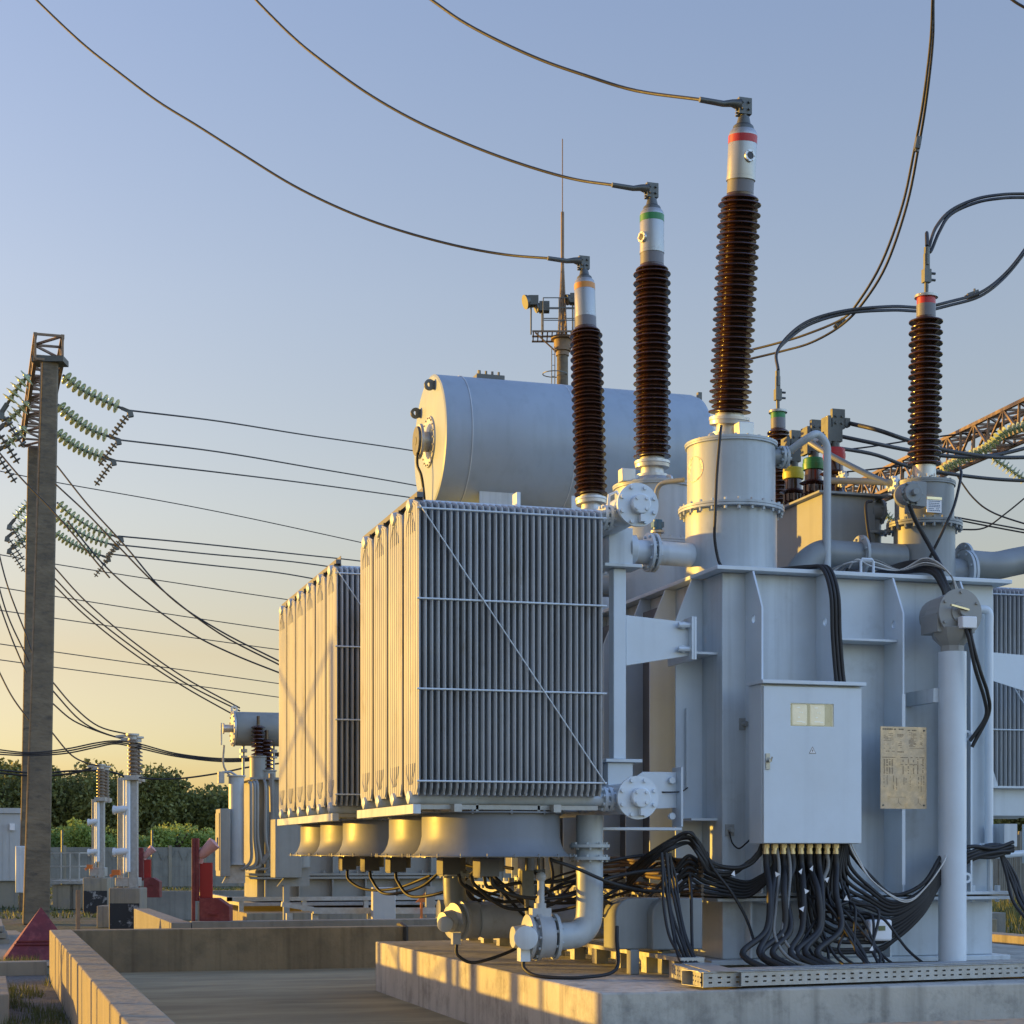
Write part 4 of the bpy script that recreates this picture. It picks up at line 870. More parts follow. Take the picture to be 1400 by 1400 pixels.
# ---- cable trays on pedestal
def tray(p0, p1, w, h, z, holes=True, lab='', nm='cable_tray'):
    p0 = Vector((*p0,z)); p1 = Vector((*p1,z)); d = (p1-p0).normalized(); s_ = Vector((-d.y,d.x,0)); L = (p1-p0).length
    M = Matrix((d, s_, Vector((0,0,1)))).transposed(); t = thing(nm, lab, 'cable tray', p0)
    # perforated front side wall
    g = G(); n = int(L/.075)
    rows = [h*.32, h*.68]
    zs = [0, rows[0]-.006, rows[0]+.006, rows[1]-.006, rows[1]+.006, h]
    step = L/n
    def q(a0,a1,z0,z1): g.obox(p0 + d*((a0+a1)/2) + Vector((0,0,(z0+z1)/2)), (a1-a0,.003,z1-z0), M)
    q(0,L,0,zs[1]); q(0,L,zs[2],zs[3]); q(0,L,zs[4],h)
    for i in range(n):
        q(i*step, i*step+step-.03, zs[1], zs[2]); q(i*step+step-.03+.0, i*step+step, zs[1], zs[1]+.0001)
        q(i*step, i*step+step-.03, zs[3], zs[4])
    part('perforated_side', g, GALV, t)
    g = G(); g.obox(p0+d*L/2+s_*w/2+Vector((0,0,.002)), (L,w,.003), M); g.obox(p0+d*L/2+s_*w+Vector((0,0,h/2)), (L,.003,h), M); part('tray_bed', g, GALV, t)
    g = G(); g.obox(p0+d*L/2+s_*.05+Vector((0,0,h+.006)), (L,.12,.004), M); g.obox(p0+d*L/2+s_*(w*.6)+Vector((0,0,h+.012)), (L,w*.75,.004), M); part('tray_cover', g, GALV, t)
    return t
a = atZ(961,1352,ZT+.01); b_ = (9.6, 12.02)
tray((a.x,a.y-.0),(8.15,12.12),.32,.10,ZT+.02, lab='long perforated steel cable tray along the pedestal front below the cabinet')
c_ = atZ(916,1340,ZT+.02)
tray((a.x+.16,a.y+1.0),(a.x-.006,a.y+.02),.3,.10,ZT+.022, lab='short sunlit tray piece angled at the left end of the long tray')
tray((8.17,12.16),(8.75,11.4),.34,.09,ZT+.03, lab='slanting perforated tray piece at the bottom right corner')
g = G(); g.box(8.9,10.5,12.3,12.7,ZT,ZT+.06); solo('steel_plate', g, GALV, 'flat steel plate beyond the slanting tray at the right edge', 'plate')

# ================================================================== OVERHEAD LINES
def wire(px, d, r, lab, group=None, mat=WIRE, d2=None, name='overhead_conductor', n=6, sm=6):
    m = len(px); pts = [at(x, y, d + ((d2-d)*i/(m-1) if d2 else 0)) for i,(x,y) in enumerate(px)]
    g = G(); g.tube(cat(pts, sm), r, n); return solo(name, g, mat, lab, 'power line', group, ang=60)
def dep(v): return v.x*sa + v.y*ca
def prj(v): d = dep(v); return (700 + F*(v.x*ca - v.y*sa)/d, HY - F*(v.z-H)/d)
for (b, px, lab) in ((b1, [(740,354),(690,348),(620,335),(540,313),(470,287),(400,253),(330,210),(270,172),(215,138),(160,97),(110,57),(50,0),(0,-52),(-60,-120)], 'black conductor curving up left from the orange banded bushing'),
                     (b2, [(830,255),(790,246),(740,233),(680,213),(620,189),(560,161),(500,126),(440,83),(400,50),(350,0),(300,-55),(250,-110)], 'black conductor curving up left from the green banded tall bushing'),
                     (b3, [(950,136),(930,134),(870,124),(800,103),(740,82),(680,55),(630,28),(590,0),(530,-42),(460,-95)], 'black conductor curving up left from the red banded tallest bushing')):
    t = b[2] + Vector((-.40,0,.01)); d0 = dep(t); P0 = prj(t)
    pts = [t, ] + [at(x, y, d0 + .25*(i+1)) for i,(x,y) in enumerate(px) if x < P0[0]-32]
    g = G(); g.tube(cat(pts, 6), .0145, 8); solo('overhead_conductor', g, WIRE, lab, 'power line', ang=60)
d1 = dep(m1[2]); d2_ = dep(m2[2])
wire([(1276,-60),(1275,0),(1272,60),(1262,140),(1251,200),(1234,280),(1205,360),(1172,415),(1150,437),(1100,458),(1060,470),(1020,480)], 20, .017, 'left strand of the twin conductors dropping from the top right', 'twin strands from the top right', d2=24)
wire([(1278,-60),(1276,0),(1275,60),(1266,140),(1256,200),(1240,280),(1212,362),(1180,414),(1150,445),(1110,468),(1070,480),(1020,492)], 20.1, .017, 'right strand of the twin conductors dropping from the top right', 'twin strands from the top right', d2=24)
q2 = prj(m2[2]+m2[3]*.3); q1 = prj(m1[2]+m1[3]*.3)
for o_ in (0, 5):
    wire([(q2[0]+1,q2[1]+4),(q2[0]-1,q2[1]-20),(1080,457+o_),(1110,437+o_),(1160,424+o_*.8),(1220,419+o_),(1262,420+o_),(1300,412+o_),(1340,400+o_),(1372,376+o_),(1400,342+o_),(1425,300+o_)], d2_, .018, ('upper' if o_==0 else 'lower')+' strand looping right from the green banded short bushing past the red one', d2=22)
    wire([(q1[0],q1[1]+4),(q1[0],q1[1]-14),(1269+o_*.4,340+o_),(1279+o_,312+o_),(1300,288+o_),(1335,272+o_),(1370,266+o_),(1400,265+o_),(1440,266+o_)], d1, .016, ('upper' if o_==0 else 'lower')+' strand looping right from the red banded short bushing', d2=17)
g = G()
for (x,y,d,a) in ((1149,442,23.0,35),(1330,403,21.2,20),(1255,196,21,80)):
    p = at(x,y,d); g = G(); dv = at(x+20*math.cos(R(a)),y-20*math.sin(R(a)),d)-p; dv.normalize(); g.bar(p-dv*.07,p+dv*.07,.09,.06); g.cyl(p-dv*.1,p-dv*.05,.025,8); g.cyl(p+Vector((0,-.04,-.03)),p+Vector((0,-.04,.06)),.015,6)
    solo('conductor_spacer', g, DKMET, {1149:'metal spacer clamp where the twin strands cross left of the red banded short bushing',1330:'metal spacer clamp on the loop right of the red banded short bushing',1255:'small spacer clamp high on the steep twin strands'}[x], 'clamp')
lvp = [Vector((7.75,y,bz1+.71)) for y in (14.85,15.28,15.72)]
for i,(v, px, dd) in enumerate(((lvp[0],[(1200,588),(1245,603),(1300,617),(1360,625),(1420,625)],16),(lvp[1],[(1190,605),(1240,615),(1300,624),(1360,622),(1420,608)],17),(lvp[2],[(1190,620),(1240,637),(1300,648),(1360,655),(1420,658)],18))):
    pts = [v]+[at(x,y,dd+.4*k) for k,(x,y) in enumerate(px)]; g = G(); g.tube(cat(pts,6),.02,8); solo('low_voltage_lead', g, WIRE, ['thick lead leaving the red banded low bushing to the right','thick lead leaving the green banded low bushing to the right','thick lead leaving the yellow banded low bushing to the right'][i], 'power line', ang=60)
wire([(1305,645),(1330,680),(1360,702),(1420,722)], 40, .02, 'thin sagging wire below the golden lattice beam'); wire([(1310,724),(1345,722),(1375,702),(1420,665)], 40, .02, 'thin wire rising to the right edge below the lattice beam')
wire([(1300,706),(1350,715),(1420,728)], 42, .02, 'upper thin conductor right of the right turret', 'pair of conductors right of the right turret'); wire([(1300,709),(1350,719),(1420,732)], 42, .02, 'lower thin conductor right of the right turret')
wire([(1100,620),(1180,612),(1260,600),(1330,592),(1420,588)], 42, .02, 'thin wire crossing behind the right bushing toward the lattice'); wire([(1100,650),(1180,643),(1240,636)], 42, .02, 'thin wire crossing behind the low voltage bushings')
wire([(1370,-12),(1390,4),(1420,20)], 25, .02, 'short piece of conductor at the top right corner')
# left wires
up = [((176,561),(300,576),(420,595),(570,617),(700,640)), ((160,601),(300,618),(430,640),(570,664),(700,690)), ((152,629),(300,646),(430,662),(560,680),(700,700))]
for i, w_ in enumerate(up): wire(list(w_), 44+2.2*i, .024, ['top','middle','bottom'][i]+' conductor strung right from the upper insulator strings', d2=75)
lo = [((162,733),(280,744),(400,757),(500,768),(620,785)), ((154,744),(280,757),(400,768),(500,782),(620,800)), ((146,757),(280,772),(380,783),(470,798),(620,818))]
for i, w_ in enumerate(lo): wire(list(w_), 66+2*i, .032, ['top','middle','bottom'][i]+' conductor strung right from the lower insulator strings', d2=95)
for i, w_ in enumerate((((-30,638),(80,660),(300,700),(600,765)), ((-30,753),(80,772),(300,806),(600,850)), ((-30,798),(80,816),(300,850),(600,893)), ((-30,830),(80,846),(300,877),(600,918)), ((-30,876),(80,892),(300,923),(600,966)), ((-30,898),(80,913),(300,942),(600,984)))):
    wire(list(w_), 140, .045, 'distant thin transmission wire crossing the left sky', 'distant transmission wires', d2=170)
for i, w_ in enumerate((((12,635),(50,670),(78,636),),)): pass
st = [[(-10,608),(30,655),(78,705),(150,790)], [(78,637),(120,690),(170,745),(230,814),(300,862),(390,908)], [(76,662),(120,703),(160,745),(220,805),(300,866),(390,913)], [(92,712),(140,770),(190,815),(260,865),(320,895),(390,923)],
      [(74,775),(115,820),(175,872),(250,925),(328,968)],[(74,790),(115,832),(175,880),(250,932),(328,972)],[(74,800),(115,840),(175,888),(250,938),(328,982)],
      [(70,930),(100,965),(135,993),(180,1005)],[(70,942),(110,985),(150,1005),(186,1011)],[(70,960),(100,985),(140,1002),(175,1012),(186,1014)],[(70,1000),(95,1030),(115,1042),(135,1047)],
      [(-10,720),(10,800),(40,880),(60,950)],[(-10,770),(10,840),(40,905)],[(-10,800),(15,870),(36,920)],[(-10,900),(15,950),(40,985)]]
for i, w_ in enumerate(st):
    wire(w_, 38 if i < 4 else 42, .02, 'black jumper wire slanting down beside the tall concrete pole, drop number %d counted from the top'%(i+1) if False else ['steep jumper passing left of the tall pole','highest jumper slanting down right from the tall pole','second jumper slanting down right beside the highest one','third separate jumper slanting down right from the lower insulators','upper of three parallel drops toward the far small conservator','middle of three parallel drops toward the far small conservator','lower of three parallel drops toward the far small conservator','uppermost short drop reaching the right instrument post','second short drop reaching the right instrument post','lowest short drop reaching the right instrument post','short drop reaching the left instrument post','leftmost steep wire at the picture edge beside the pole','steep wire meeting the pole at half height','steep wire just right of the picture edge','short wire low at the left picture edge'][i])
for k in range(3):
    wire([(-10,1024+3.4*k),(40,1029+2*k),(90,1024+3*k),(130,1016+3*k),(158,1013+2*k),(190,1017+3*k),(240,1030+2*k),(300,1037+2*k),(350,1035+2*k),(400,1024+2*k),(460,1000+2*k)], 37, .017, ['top','middle','bottom'][k]+' of the three thick conductors resting on the instrument posts')
wire([(180,1062),(210,1065),(250,1064),(300,1057),(345,1048),(400,1042)], 37, .02, 'thick conductor sagging from the right instrument post to the far transformer'); 
wire([(-10,1052),(50,1057),(100,1054),(150,1055),(180,1066)], 48, .03, 'pale conductor low in front of the dark trees'); wire([(-10,1056),(50,1061),(100,1057),(125,1050)], 48, .03, 'second pale conductor low in front of the dark trees')

# ================================================================== PORTAL POLES
def lattice(g, p0, p1, w, h, nb, r, m=0, inner=True):
    p0 = Vector(p0); p1 = Vector(p1); d = (p1-p0).normalized(); sd = d.cross(Vector((0,0,1))).normalized() if abs(d.z) < .95 else Vector((1,0,0)); up_ = sd.cross(d).normalized()
    c = [(-w/2,-h/2),(w/2,-h/2),(w/2,h/2),(-w/2,h/2)]
    def q(t, k, f=1): a, b = c[k]; return p0 + (p1-p0)*t + sd*a + up_*b
    for k in range(4): g.bar(q(0,k), q(1,k), r*1.6, r*1.6, m)
    for i in range(nb):
        t0, t1 = i/nb, (i+1)/nb
        for k in range(4):
            k2 = (k+1) % 4
            if i % 2 == 0: g.bar(q(t0,k), q(t1,k2), r, r, m)
            else: g.bar(q(t0,k2), q(t1,k), r, r, m)
            g.bar(q(t0,k), q(t0,k2), r, r, m)
    for k in range(4): g.bar(q(1,k), q(1,(k+1)%4), r, r, m)
def pole(xt, xb, yt, dpt, w0, w1, lab, zt=None):
    p = at(xb, HY, dpt); zt = H + (HY-yt)/F*dpt; base = Vector((p.x, p.y, 0)); tp = at(xt, HY, dpt)
    t = thing('concrete_pole', lab, 'pole', base, 'concrete portal poles')
    g = G(); q0, q1 = w0/2, w1/2; vs = []
    for (c, q, z) in ((base, q0, 0), (Vector((tp.x,tp.y,0)), q1, zt)):
        for (i,j) in ((-1,-1),(1,-1),(1,1),(-1,1)): vs.append((c.x+i*q*.98, c.y+j*q*.98, z))
    g.add(vs, [(0,3,2,1),(4,5,6,7),(0,1,5,4),(1,2,6,5),(2,3,7,6),(3,0,4,7)]); part('shaft', g, CONCO, t, bevel=.04)
    return t, Vector((tp.x, tp.y, zt)), base
D1, D2 = 40., 50.5
T1, top1, base1 = pole(68.5, 49, 494, D1, .60, .37, 'tall weathered concrete pole with a lattice head at the far left')
T2, top2, base2 = pole(48, 40, 613, 48.6, .56, .40, 'farther concrete pole half hidden behind the tall weathered one')
g = G(); hp = top1.copy(); c4 = [(-.31,-.31),(.31,-.31),(.31,.31),(-.31,.31)]
g.obox((hp.x,hp.y,hp.z+.0), (.72,.5,.13), Matrix.Rotation(-YAW,3,'Z'))
part('pole_cap', g, DKMET, T1)
g = G(); lattice(g, at(67,475,D1-.2), at(46.5,597,48.8), .6, .56, 10, .05)
solo('lattice_crossarm', g, RUST, 'steel lattice crossbeam joining the tops of the two left poles', 'beam')
g = G(); g.bar(base1+Vector((-.27,-.24,.1)), top1+Vector((-.2,-.19,-.1)), .03); part('earth_strip', g, RUST, T1)
# electric box on second pole, sign
p = at(27,1190,43); g = G(); g.box(p.x-.1,p.x+.2,p.y-.2,p.y+.2,p.z-.55,p.z+.6); eb = solo('switch_box', g, PAINT, 'narrow grey electrical box on the far left pole beside the white container', 'box', bevel=.02)
# insulator strings
def disc_mesh(r):
    g = G(); g.lathe((0,0,0),(0,0,1),[(.012,-.05),(.035,-.045),(.035,-.02),(r*.95,0),(r,.01),(r*.6,.018),(r*.5,.03),(.02,.03),(.012,.05)],20)
    return mk('glass_disc', g, GLASS, 40).data
g = G(); g.lathe((0,0,0),(0,0,1),[(.035,-.05),(.04,-.045),(.045,-.02),(.145,0),(.15,.012),(.09,.02),(.08,.034),(.03,.034),(.015,.06)],20)
me_d = mk('glass_disc_source', g, GLASS, 40); DM = me_d.data; bpy.data.objects.remove(me_d)
def istring(pxs, d, n, sc, lab, grp, fit=True, d2=None, flip=1):
    P = cat([at(x, y, d + ((d2-d)*i/(len(pxs)-1) if d2 else 0)) for i,(x,y) in enumerate(pxs)], 10)
    t = thing('insulator_string', lab, 'insulator', P[0], grp)
    g = G(); g.tube(P, .03*sc, 8); part('string_core', g, DKMET, t)
    Ls = [0]
    for i in range(len(P)-1): Ls.append(Ls[-1] + (P[i+1]-P[i]).length)
    for k in range(n):
        s = Ls[-1]*(k+.7)/(n+.6); i = max(j for j in range(len(Ls)) if Ls[j] <= s); i = min(i, len(P)-2)
        f = (s-Ls[i])/(Ls[i+1]-Ls[i]); c = P[i].lerp(P[i+1], f); dv = (P[i+1]-P[i]).normalized()
        o = bpy.data.objects.new('glass_disc', DM); COL.objects.link(o); o.parent = t; o.location = c - P[0]
        o.rotation_euler = dv.to_track_quat('Z','Y').to_euler(); o.scale = (sc*1.08,)*3
    if fit:
        e = P[-1]; dv = (P[-1]-P[-2]).normalized(); g = G(); g.prism([(0,0),(0,0)],'y',0,1) if False else None
        g.bar(e, e+dv*.25*sc, .07*sc); g.bar(e+dv*.2*sc, e+dv*.2*sc+Vector((.03*flip,0,-.12*sc)), .12*sc)
        q = e+dv*.15*sc+Vector((0,0,-.1)); w = q+Vector((-.42*flip*sc,0,-.62*sc))*.9; g.bar(q, w, .03*sc)
        for k in range(6): c = q.lerp(w, (k+.8)/6.5); g.lathe(c, w-q, [(.085*sc,-.012),(.085*sc,.012)], 10)
        part('end_fitting', g, DKMET, t)
    return t
istring([(86,513),(110,532),(140,547),(166,558)], 41, 10, 1.05, 'highest glass insulator string on the right of the tall pole', 'upper right insulator strings')
istring([(79,553),(100,572),(125,588),(150,597)], 44, 10, 1.08, 'middle glass insulator string of the upper right three', 'upper right insulator strings')
istring([(76,590),(98,607),(120,618),(144,626)], 47, 10, 1.1, 'lowest glass insulator string of the upper right three', 'upper right insulator strings')
istring([(78,687),(100,706),(130,724),(157,733)], 66, 12, 1.25, 'highest of the lower three insulator strings right of the pole', 'lower right insulator strings')
istring([(76,706),(98,722),(125,736),(151,744)], 68, 12, 1.25, 'middle of the lower three insulator strings right of the pole', 'lower right insulator strings')
istring([(75,728),(96,742),(118,752),(140,760)], 70, 12, 1.25, 'lowest of the lower three insulator strings right of the pole', 'lower right insulator strings')
istring([(42,512),(28,525),(10,552)], 38, 5, 1.2, 'highest of the upper left insulator strings beside the lattice', 'upper left insulator strings', flip=-1)
istring([(40,548),(26,562),(6,580)], 41, 5, 1.2, 'middle of the upper left insulator strings beside the lattice', 'upper left insulator strings', flip=-1)
istring([(36,582),(22,598),(4,611)], 44, 5, 1.2, 'lowest of the upper left insulator strings beside the lattice', 'upper left insulator strings', flip=-1)
istring([(42,686),(30,698),(20,710)], 60, 5, 1.3, 'highest of the lower left insulator strings', 'lower left insulator strings', flip=-1)
istring([(42,705),(30,718),(18,728)], 62, 5, 1.3, 'middle of the lower left insulator strings', 'lower left insulator strings', flip=-1)
istring([(41,728),(32,738),(21,746)], 64, 5, 1.3, 'lowest of the lower left insulator strings', 'lower left insulator strings', flip=-1)
# ---- right lattice beam
g = G(); lattice(g, at(1080,722,62), at(1460,548,36), .62, .62, 26, .05)
solo('lattice_crossarm', g, RUST, 'golden lit lattice crossbeam rising toward the right edge', 'beam')
istring([(1284,644),(1315,628),(1350,612),(1372,592),(1410,580)], 30, 22, .62, 'long glass insulator string lying along the golden lattice beam', None, fit=False)
istring([(1356,626),(1375,638),(1395,652),(1430,672)], 30, 14, .62, 'glass insulator string sloping down at the right edge', None, fit=False)
istring([(1203,698),(1213,706),(1228,716)], 45, 6, .9, 'short glass insulator string left of the right turret', None, fit=False)

# ================================================================== FLOODLIGHT MAST
DM_ = 45.; s = DM_/F
def mp(x, y, d=DM_): return at(x, y, d)
p = mp(769, HY); base = Vector((p.x,p.y,0))
MT = thing('lightning_mast', 'floodlight and lightning mast rising behind the conservator', 'mast', base)
zpl = mp(769,460).z
g = G(); g.lathe(base,(0,0,1),[(.2,0),(.14,zpl)],20); part('mast_shaft', g, CONCO, MT)
zt = mp(771,290).z; zr_ = mp(772,190).z
g = G()
for k in range(4):
    t = k*math.pi/2+.6; g.bar((p.x+.13*math.cos(t),p.y+.13*math.sin(t),zpl),(p.x+.015*math.cos(t),p.y+.015*math.sin(t),mp(0,355).z),.035)
for i in range(7):
    f_ = i/7; z = zpl + (mp(0,355).z-zpl)*f_; rr_ = .13*(1-f_)+.02; 
    for k in range(4): t = k*math.pi/2+.6; t2 = t+math.pi/2; g.bar((p.x+rr_*math.cos(t),p.y+rr_*math.sin(t),z),(p.x+rr_*math.cos(t2)*.9,p.y+rr_*math.sin(t2)*.9,z+.25),.018)
g.cyl((p.x,p.y,zpl),(p.x,p.y,zt),.045,10); g.cyl((p.x,p.y,zt),(p.x,p.y,zr_),.014,8); part('lightning_rod', g, RUST, MT)
g = G(); g.lathe((p.x,p.y,zpl-.5),(0,0,1),[(.17,0),(.17,.1),(.22,.12),(.22,.4),(.3,.42),(.3,.48)],16)
fr_ = Vector((ca,-sa,0)); fd = Vector((sa,ca,0)); o = Vector((p.x,p.y,zpl))
def L3(u,v,w): return o + fr_*u + fd*v + Vector((0,0,w))
for u in [-.75+.12*i for i in range(12)]: g.bar(L3(u,-.45,0),L3(u,.45,0),.03)
for v in (-.45,0,.45): g.bar(L3(-.78,v,0),L3(.62,v,0),.04)
g.bar(L3(-.7,-.4,-.02),L3(-.1,0,-.45),.03); g.bar(L3(.5,-.4,-.02),L3(.1,0,-.45),.03); part('platform', g, RUST, MT)
g = G()
for (h) in (.28,.6,.85):
    pts = [L3(-.5,-.45,h),L3(.6,-.45,h),L3(.6,.45,h),L3(-.5,.45,h),L3(-.5,-.45,h)]
    for a_, b_ in zip(pts, pts[1:]): g.bar(a_,b_,.02)
for (u,v) in ((-.5,-.45),(-.1,-.45),(.3,-.45),(.6,-.45),(.6,.45),(.1,.45),(-.5,.45)): g.bar(L3(u,v,0),L3(u,v,.85),.022)
part('guard_rail', g, DKMET, MT)
for (x,y,r_) in ((726,412,.17),(741,420,.12),(783,409,.13)):
    q = mp(x,y); M = Matrix.Rotation(-YAW,3,'Z'); g = G()
    g.obox(q+fr_*.06, (.26,.28,.24), M); g.lathe(q+fr_*-.05,(-fr_*.8+Vector((0,0,-.25))-fd*.3),[(r_*.6,-.1),(r_,.05),(r_*1.08,.12)],20); g.bar(q+Vector((0,0,-.1)), Vector((q.x,q.y,zpl+.05)), .035); part('floodlight', g, DKMET, MT)
g = G()
for u in (-.28,-.2): g.bar(L3(u,-.15,-zpl*.0-.3),L3(u,-.15,-zpl),.02)
for i in range(60): g.bar(L3(-.28,-.15,-.5-.28*i),L3(-.2,-.15,-.5-.28*i),.012)
for i in range(8): g.lathe(L3(-.2,-.1,-1.0-i*1.6),(0,0,1),ringp(.3,.32,0,.02),16,caps=False)
part('ladder', g, DKMET, MT)

# ================================================================== SECOND TRANSFORMER (behind)
b2p = (7.0, 33, .62)
Q = thing('power_transformer', 'smaller grey transformer seen behind the radiator banks on the far pedestal', 'transformer', b2p)
def X2(x, Y=31.): return atY(x, 1165, Y).x
def Z2(x, y, Y=31.): return atY(x, y, Y).z
x0q = X2(350); g = G(); zt_ = Z2(350,1066); zfl = Z2(400,1197)
g.box(x0q, 8.6, 31, 32.6, zfl, zt_); g.box(x0q+.02, 8.58, 31.02, 32.6, Z2(400,1230), zfl)
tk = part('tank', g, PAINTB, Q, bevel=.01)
g = G(); g.box(x0q-.12,8.7,30.88,32.7,zt_,zt_+.04); g.box(x0q-.12,8.7,30.88,32.7,zfl-.06,zfl-.02); g.box(x0q-.12,8.7,30.88,32.7,zfl,zfl+.04)
for i in range(14): g.cyl((x0q+i*.3,30.92,zfl+.04),(x0q+i*.3,30.92,zfl+.09),.025,6)
part('tank_flange', g, PAINTB, tk)
for i in range(7):
    g = G(); x = x0q+.15+i*.6; g.prism([(31,zfl+.05),(30.8,zfl+.05),(30.8,zt_-.25),(30.9,zt_-.01),(31,zt_-.01)],'x',x-.01,x+.01); part('stiffener', g, PAINTB, Q)
    g = G(); g.prism([(31.02,zfl-.07),(30.86,zfl-.07),(30.86,Z2(400,1230)),(31.02,Z2(400,1230))],'x',x-.01,x+.01); part('lower_rib', g, PAINTB, Q)
g = G(); zc_ = Z2(330,991); r_ = (Z2(330,967)-Z2(330,1015))/2; xa = X2(332)
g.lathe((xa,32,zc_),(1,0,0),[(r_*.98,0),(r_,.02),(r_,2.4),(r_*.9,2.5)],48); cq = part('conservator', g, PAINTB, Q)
g = G(); g.lathe((xa-.05,32,zc_),(1,0,0),[(r_*1.05,0),(r_*1.05,.04)],40); g.bolts((xa-.05,32,zc_),(-1,0,0),r_*.95,16,.02,.02); g.cyl((xa-.05,32,zc_),(xa-.2,32,zc_),.07,12); g.cyl((xa-.22,32,zc_),(xa-.2,32,zc_),.1,12); g.lathe((xa-.02,32,zc_+r_+.04),(0,1,0),ringp(.03,.07,-.02,.02),12,caps=False); g.bar((xa-.25,32,zc_+.1),(xa-.25,32,zc_-.3),.03); part('end_cover', g, ALU, cq)
g = G()
for x in (xa+.15,xa+.7,xa+1.6): g.cyl((x,32,zt_),(x,32,zc_-r_+.02),.025,10); g.cyl((x,32,zc_-r_-.12),(x,32,zc_-r_-.06),.07,10); g.cyl((x,32,zc_-r_-.22),(x,32,zc_-r_-.18),.07,10)
g.tube(cat([(xa-.2,32,zc_-.3),(xa-.2,32,zc_-.7),(xa+.05,32,zc_-.95),(xa+.4,32,zt_+.05)],5),.02,6)
part('stand_pipes', g, GALV, cq)
for k,x in enumerate((360, 372)):
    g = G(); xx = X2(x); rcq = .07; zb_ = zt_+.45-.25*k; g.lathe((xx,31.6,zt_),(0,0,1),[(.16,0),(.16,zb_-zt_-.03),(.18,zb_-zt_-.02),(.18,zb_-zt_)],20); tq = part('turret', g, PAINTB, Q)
    prof = [(.06,0)]
    for i in range(8): prof += [(.06,.07*i+.01),(.13,.07*i+.02),(.125,.07*i+.035),(.07,.07*i+.06)]
    g = G(); g.lathe((xx,31.6,zb_),(0,0,1),prof,20); g.cyl((xx,31.6,zb_+.56),(xx,31.6,zb_+.72),.03,8); part('bushing', g, PORC, Q)
xq = X2(322); zq0, zq1 = Z2(322,1180), Z2(322,1062)
g = G(); g.cyl((xq,30.9,zq0),(xq,30.9,zq1),.135,28); g.cyl((xq,30.9,zq1),(xq,30.9,zq1+.02),.165,28); g.cyl((xq,30.9,zq0-.03),(xq,30.9,zq0),.16,28); fcy = part('filter_cylinder', g, PAINTT, Q)
g = G(); g.prism([(xq-.25,zq0-.35),(xq+.15,zq0-.35),(xq+.15,zq0-.03),(xq-.08,zq0-.03)],'y',30.85,30.95); g.tube([(xq,30.9,zq1+.02),(xq-.1,30.9,zq1+.08),(xq-.25,30.9,zq1+.07)],.02,8); g.box(xq-.32,xq-.22,30.8,31,zq1-.12,zq1+.08); part('filter_bracket', g, GALV, fcy)
xc0, xc1 = X2(298), X2(312); g = G(); g.box(xc0,xc1,30.7,31.3,Z2(300,1198),Z2(300,1106)); cc = part('control_cabinet', g, PAINTB, Q, bevel=.01); g = G(); g.box(xc0-.015,xc0-.003,30.75,31.25,Z2(300,1190),Z2(300,1112)); g.box(xc0-.04,xc0-.015,30.85,30.88,Z2(300,1155),Z2(300,1145)); part('cabinet_door', g, PAINTB, cc)
g = G()
for i,x in enumerate((343,348,352,363)):
    xx = X2(x,30.75); g.tube(cat([(xx,30.95,zt_-.05+.02*i),(xx,30.75,zt_-.1),(xx,30.72,zt_-.4),(xx,30.72,1.9),(xx+.03*i,30.75,1.5-.03*i),(xx-.15,30.8,1.35)],5),.028,8)
part('oil_pipe', g, PAINTB, Q)
g = G(); g.tube(cat([(X2(368),30.75,zt_+.1),(X2(369),30.75,2.2),(X2(366),30.75,1.7),(X2(355),30.75,1.45)],6),.05,8); part('cable_loom', g, CABLEG, Q)
g = G(); g.box(4.0,9.0,30.4,30.5,.80,.87); g.box(4.3,8.8,30.9,35,.70,.76); g.box(4.0,4.08,30.4,35,.80,.87)
for x in (4.2,5.3,6.4,7.5): g.box(x,x+.08,30.42,30.5,.62,.80)
part('base_frame', g, GALV, Q)
# second transformer's companions between: cabinet and cooler seen under the fans
x1q, x2q = X2(383,29.5), X2(412,29.5)
g = G(); g.box(x1q-.1,x1q+.35,29.4,29.9,Z2(390,1200,29.5),Z2(390,1120,29.5)); ck = solo('kiosk_cabinet', g, PAINTB, 'grey kiosk cabinet under the farthest radiator of the large transformer', 'cabinet', bevel=.01)
g = G(); g.cyl((x2q,29.6,Z2(400,1185,29.5)),(x2q,29.6,Z2(400,1100,29.5)),.17,24); g.prism([(x2q-.4,Z2(390,1212,29.5)),(x2q+.15,Z2(390,1212,29.5)),(x2q+.15,Z2(390,1187,29.5)),(x2q-.15,Z2(390,1187,29.5))],'y',29.55,29.65); g.box(x2q-.3,x2q-.2,29.5,29.6,.0,1.1)
solo('breather_cylinder', g, PAINTB, 'pale vertical cylinder on a bracket beside the kiosk cabinet', 'cylinder')
xs0, xs1 = X2(509,28.2), X2(540,28.2)
g = G(); g.box(xs0,xs1,28.15,28.3,.0,Z2(520,1213,28.2)); solo('white_panel', g, WHITEP, 'pale upright panel standing behind the pit wall under the fans', 'panel', bevel=.01)
g = G(); g.box(X2(583,29),X2(595,29),29,29.1,0,Z2(590,1212,29)); solo('steel_post', g, PAINTB, 'grey steel post beside the white panel behind the pit', 'post')
g = G(); a_, b_ = at(570,1232,29.2), at(578,1226,29.2); g.prism([(a_.x-.02,a_.z-.02),(a_.x+.14,a_.z-.02),(a_.x+.14,a_.z+.14)],'y',a_.y,a_.y+.02); g.box(a_.x+.06,a_.x+.10,a_.y,a_.y+.02,0,a_.z-.02); solo('marker_sign', g, ORANGE, 'small orange triangular marker on a post behind the pit', 'sign')
g = G(); g.bar(atY(385,1236,28.6),atY(428,1243,28.6),.12,.08); g.bar(atY(428,1245,28.6),atY(640,1245,28.6),.09,.1); 
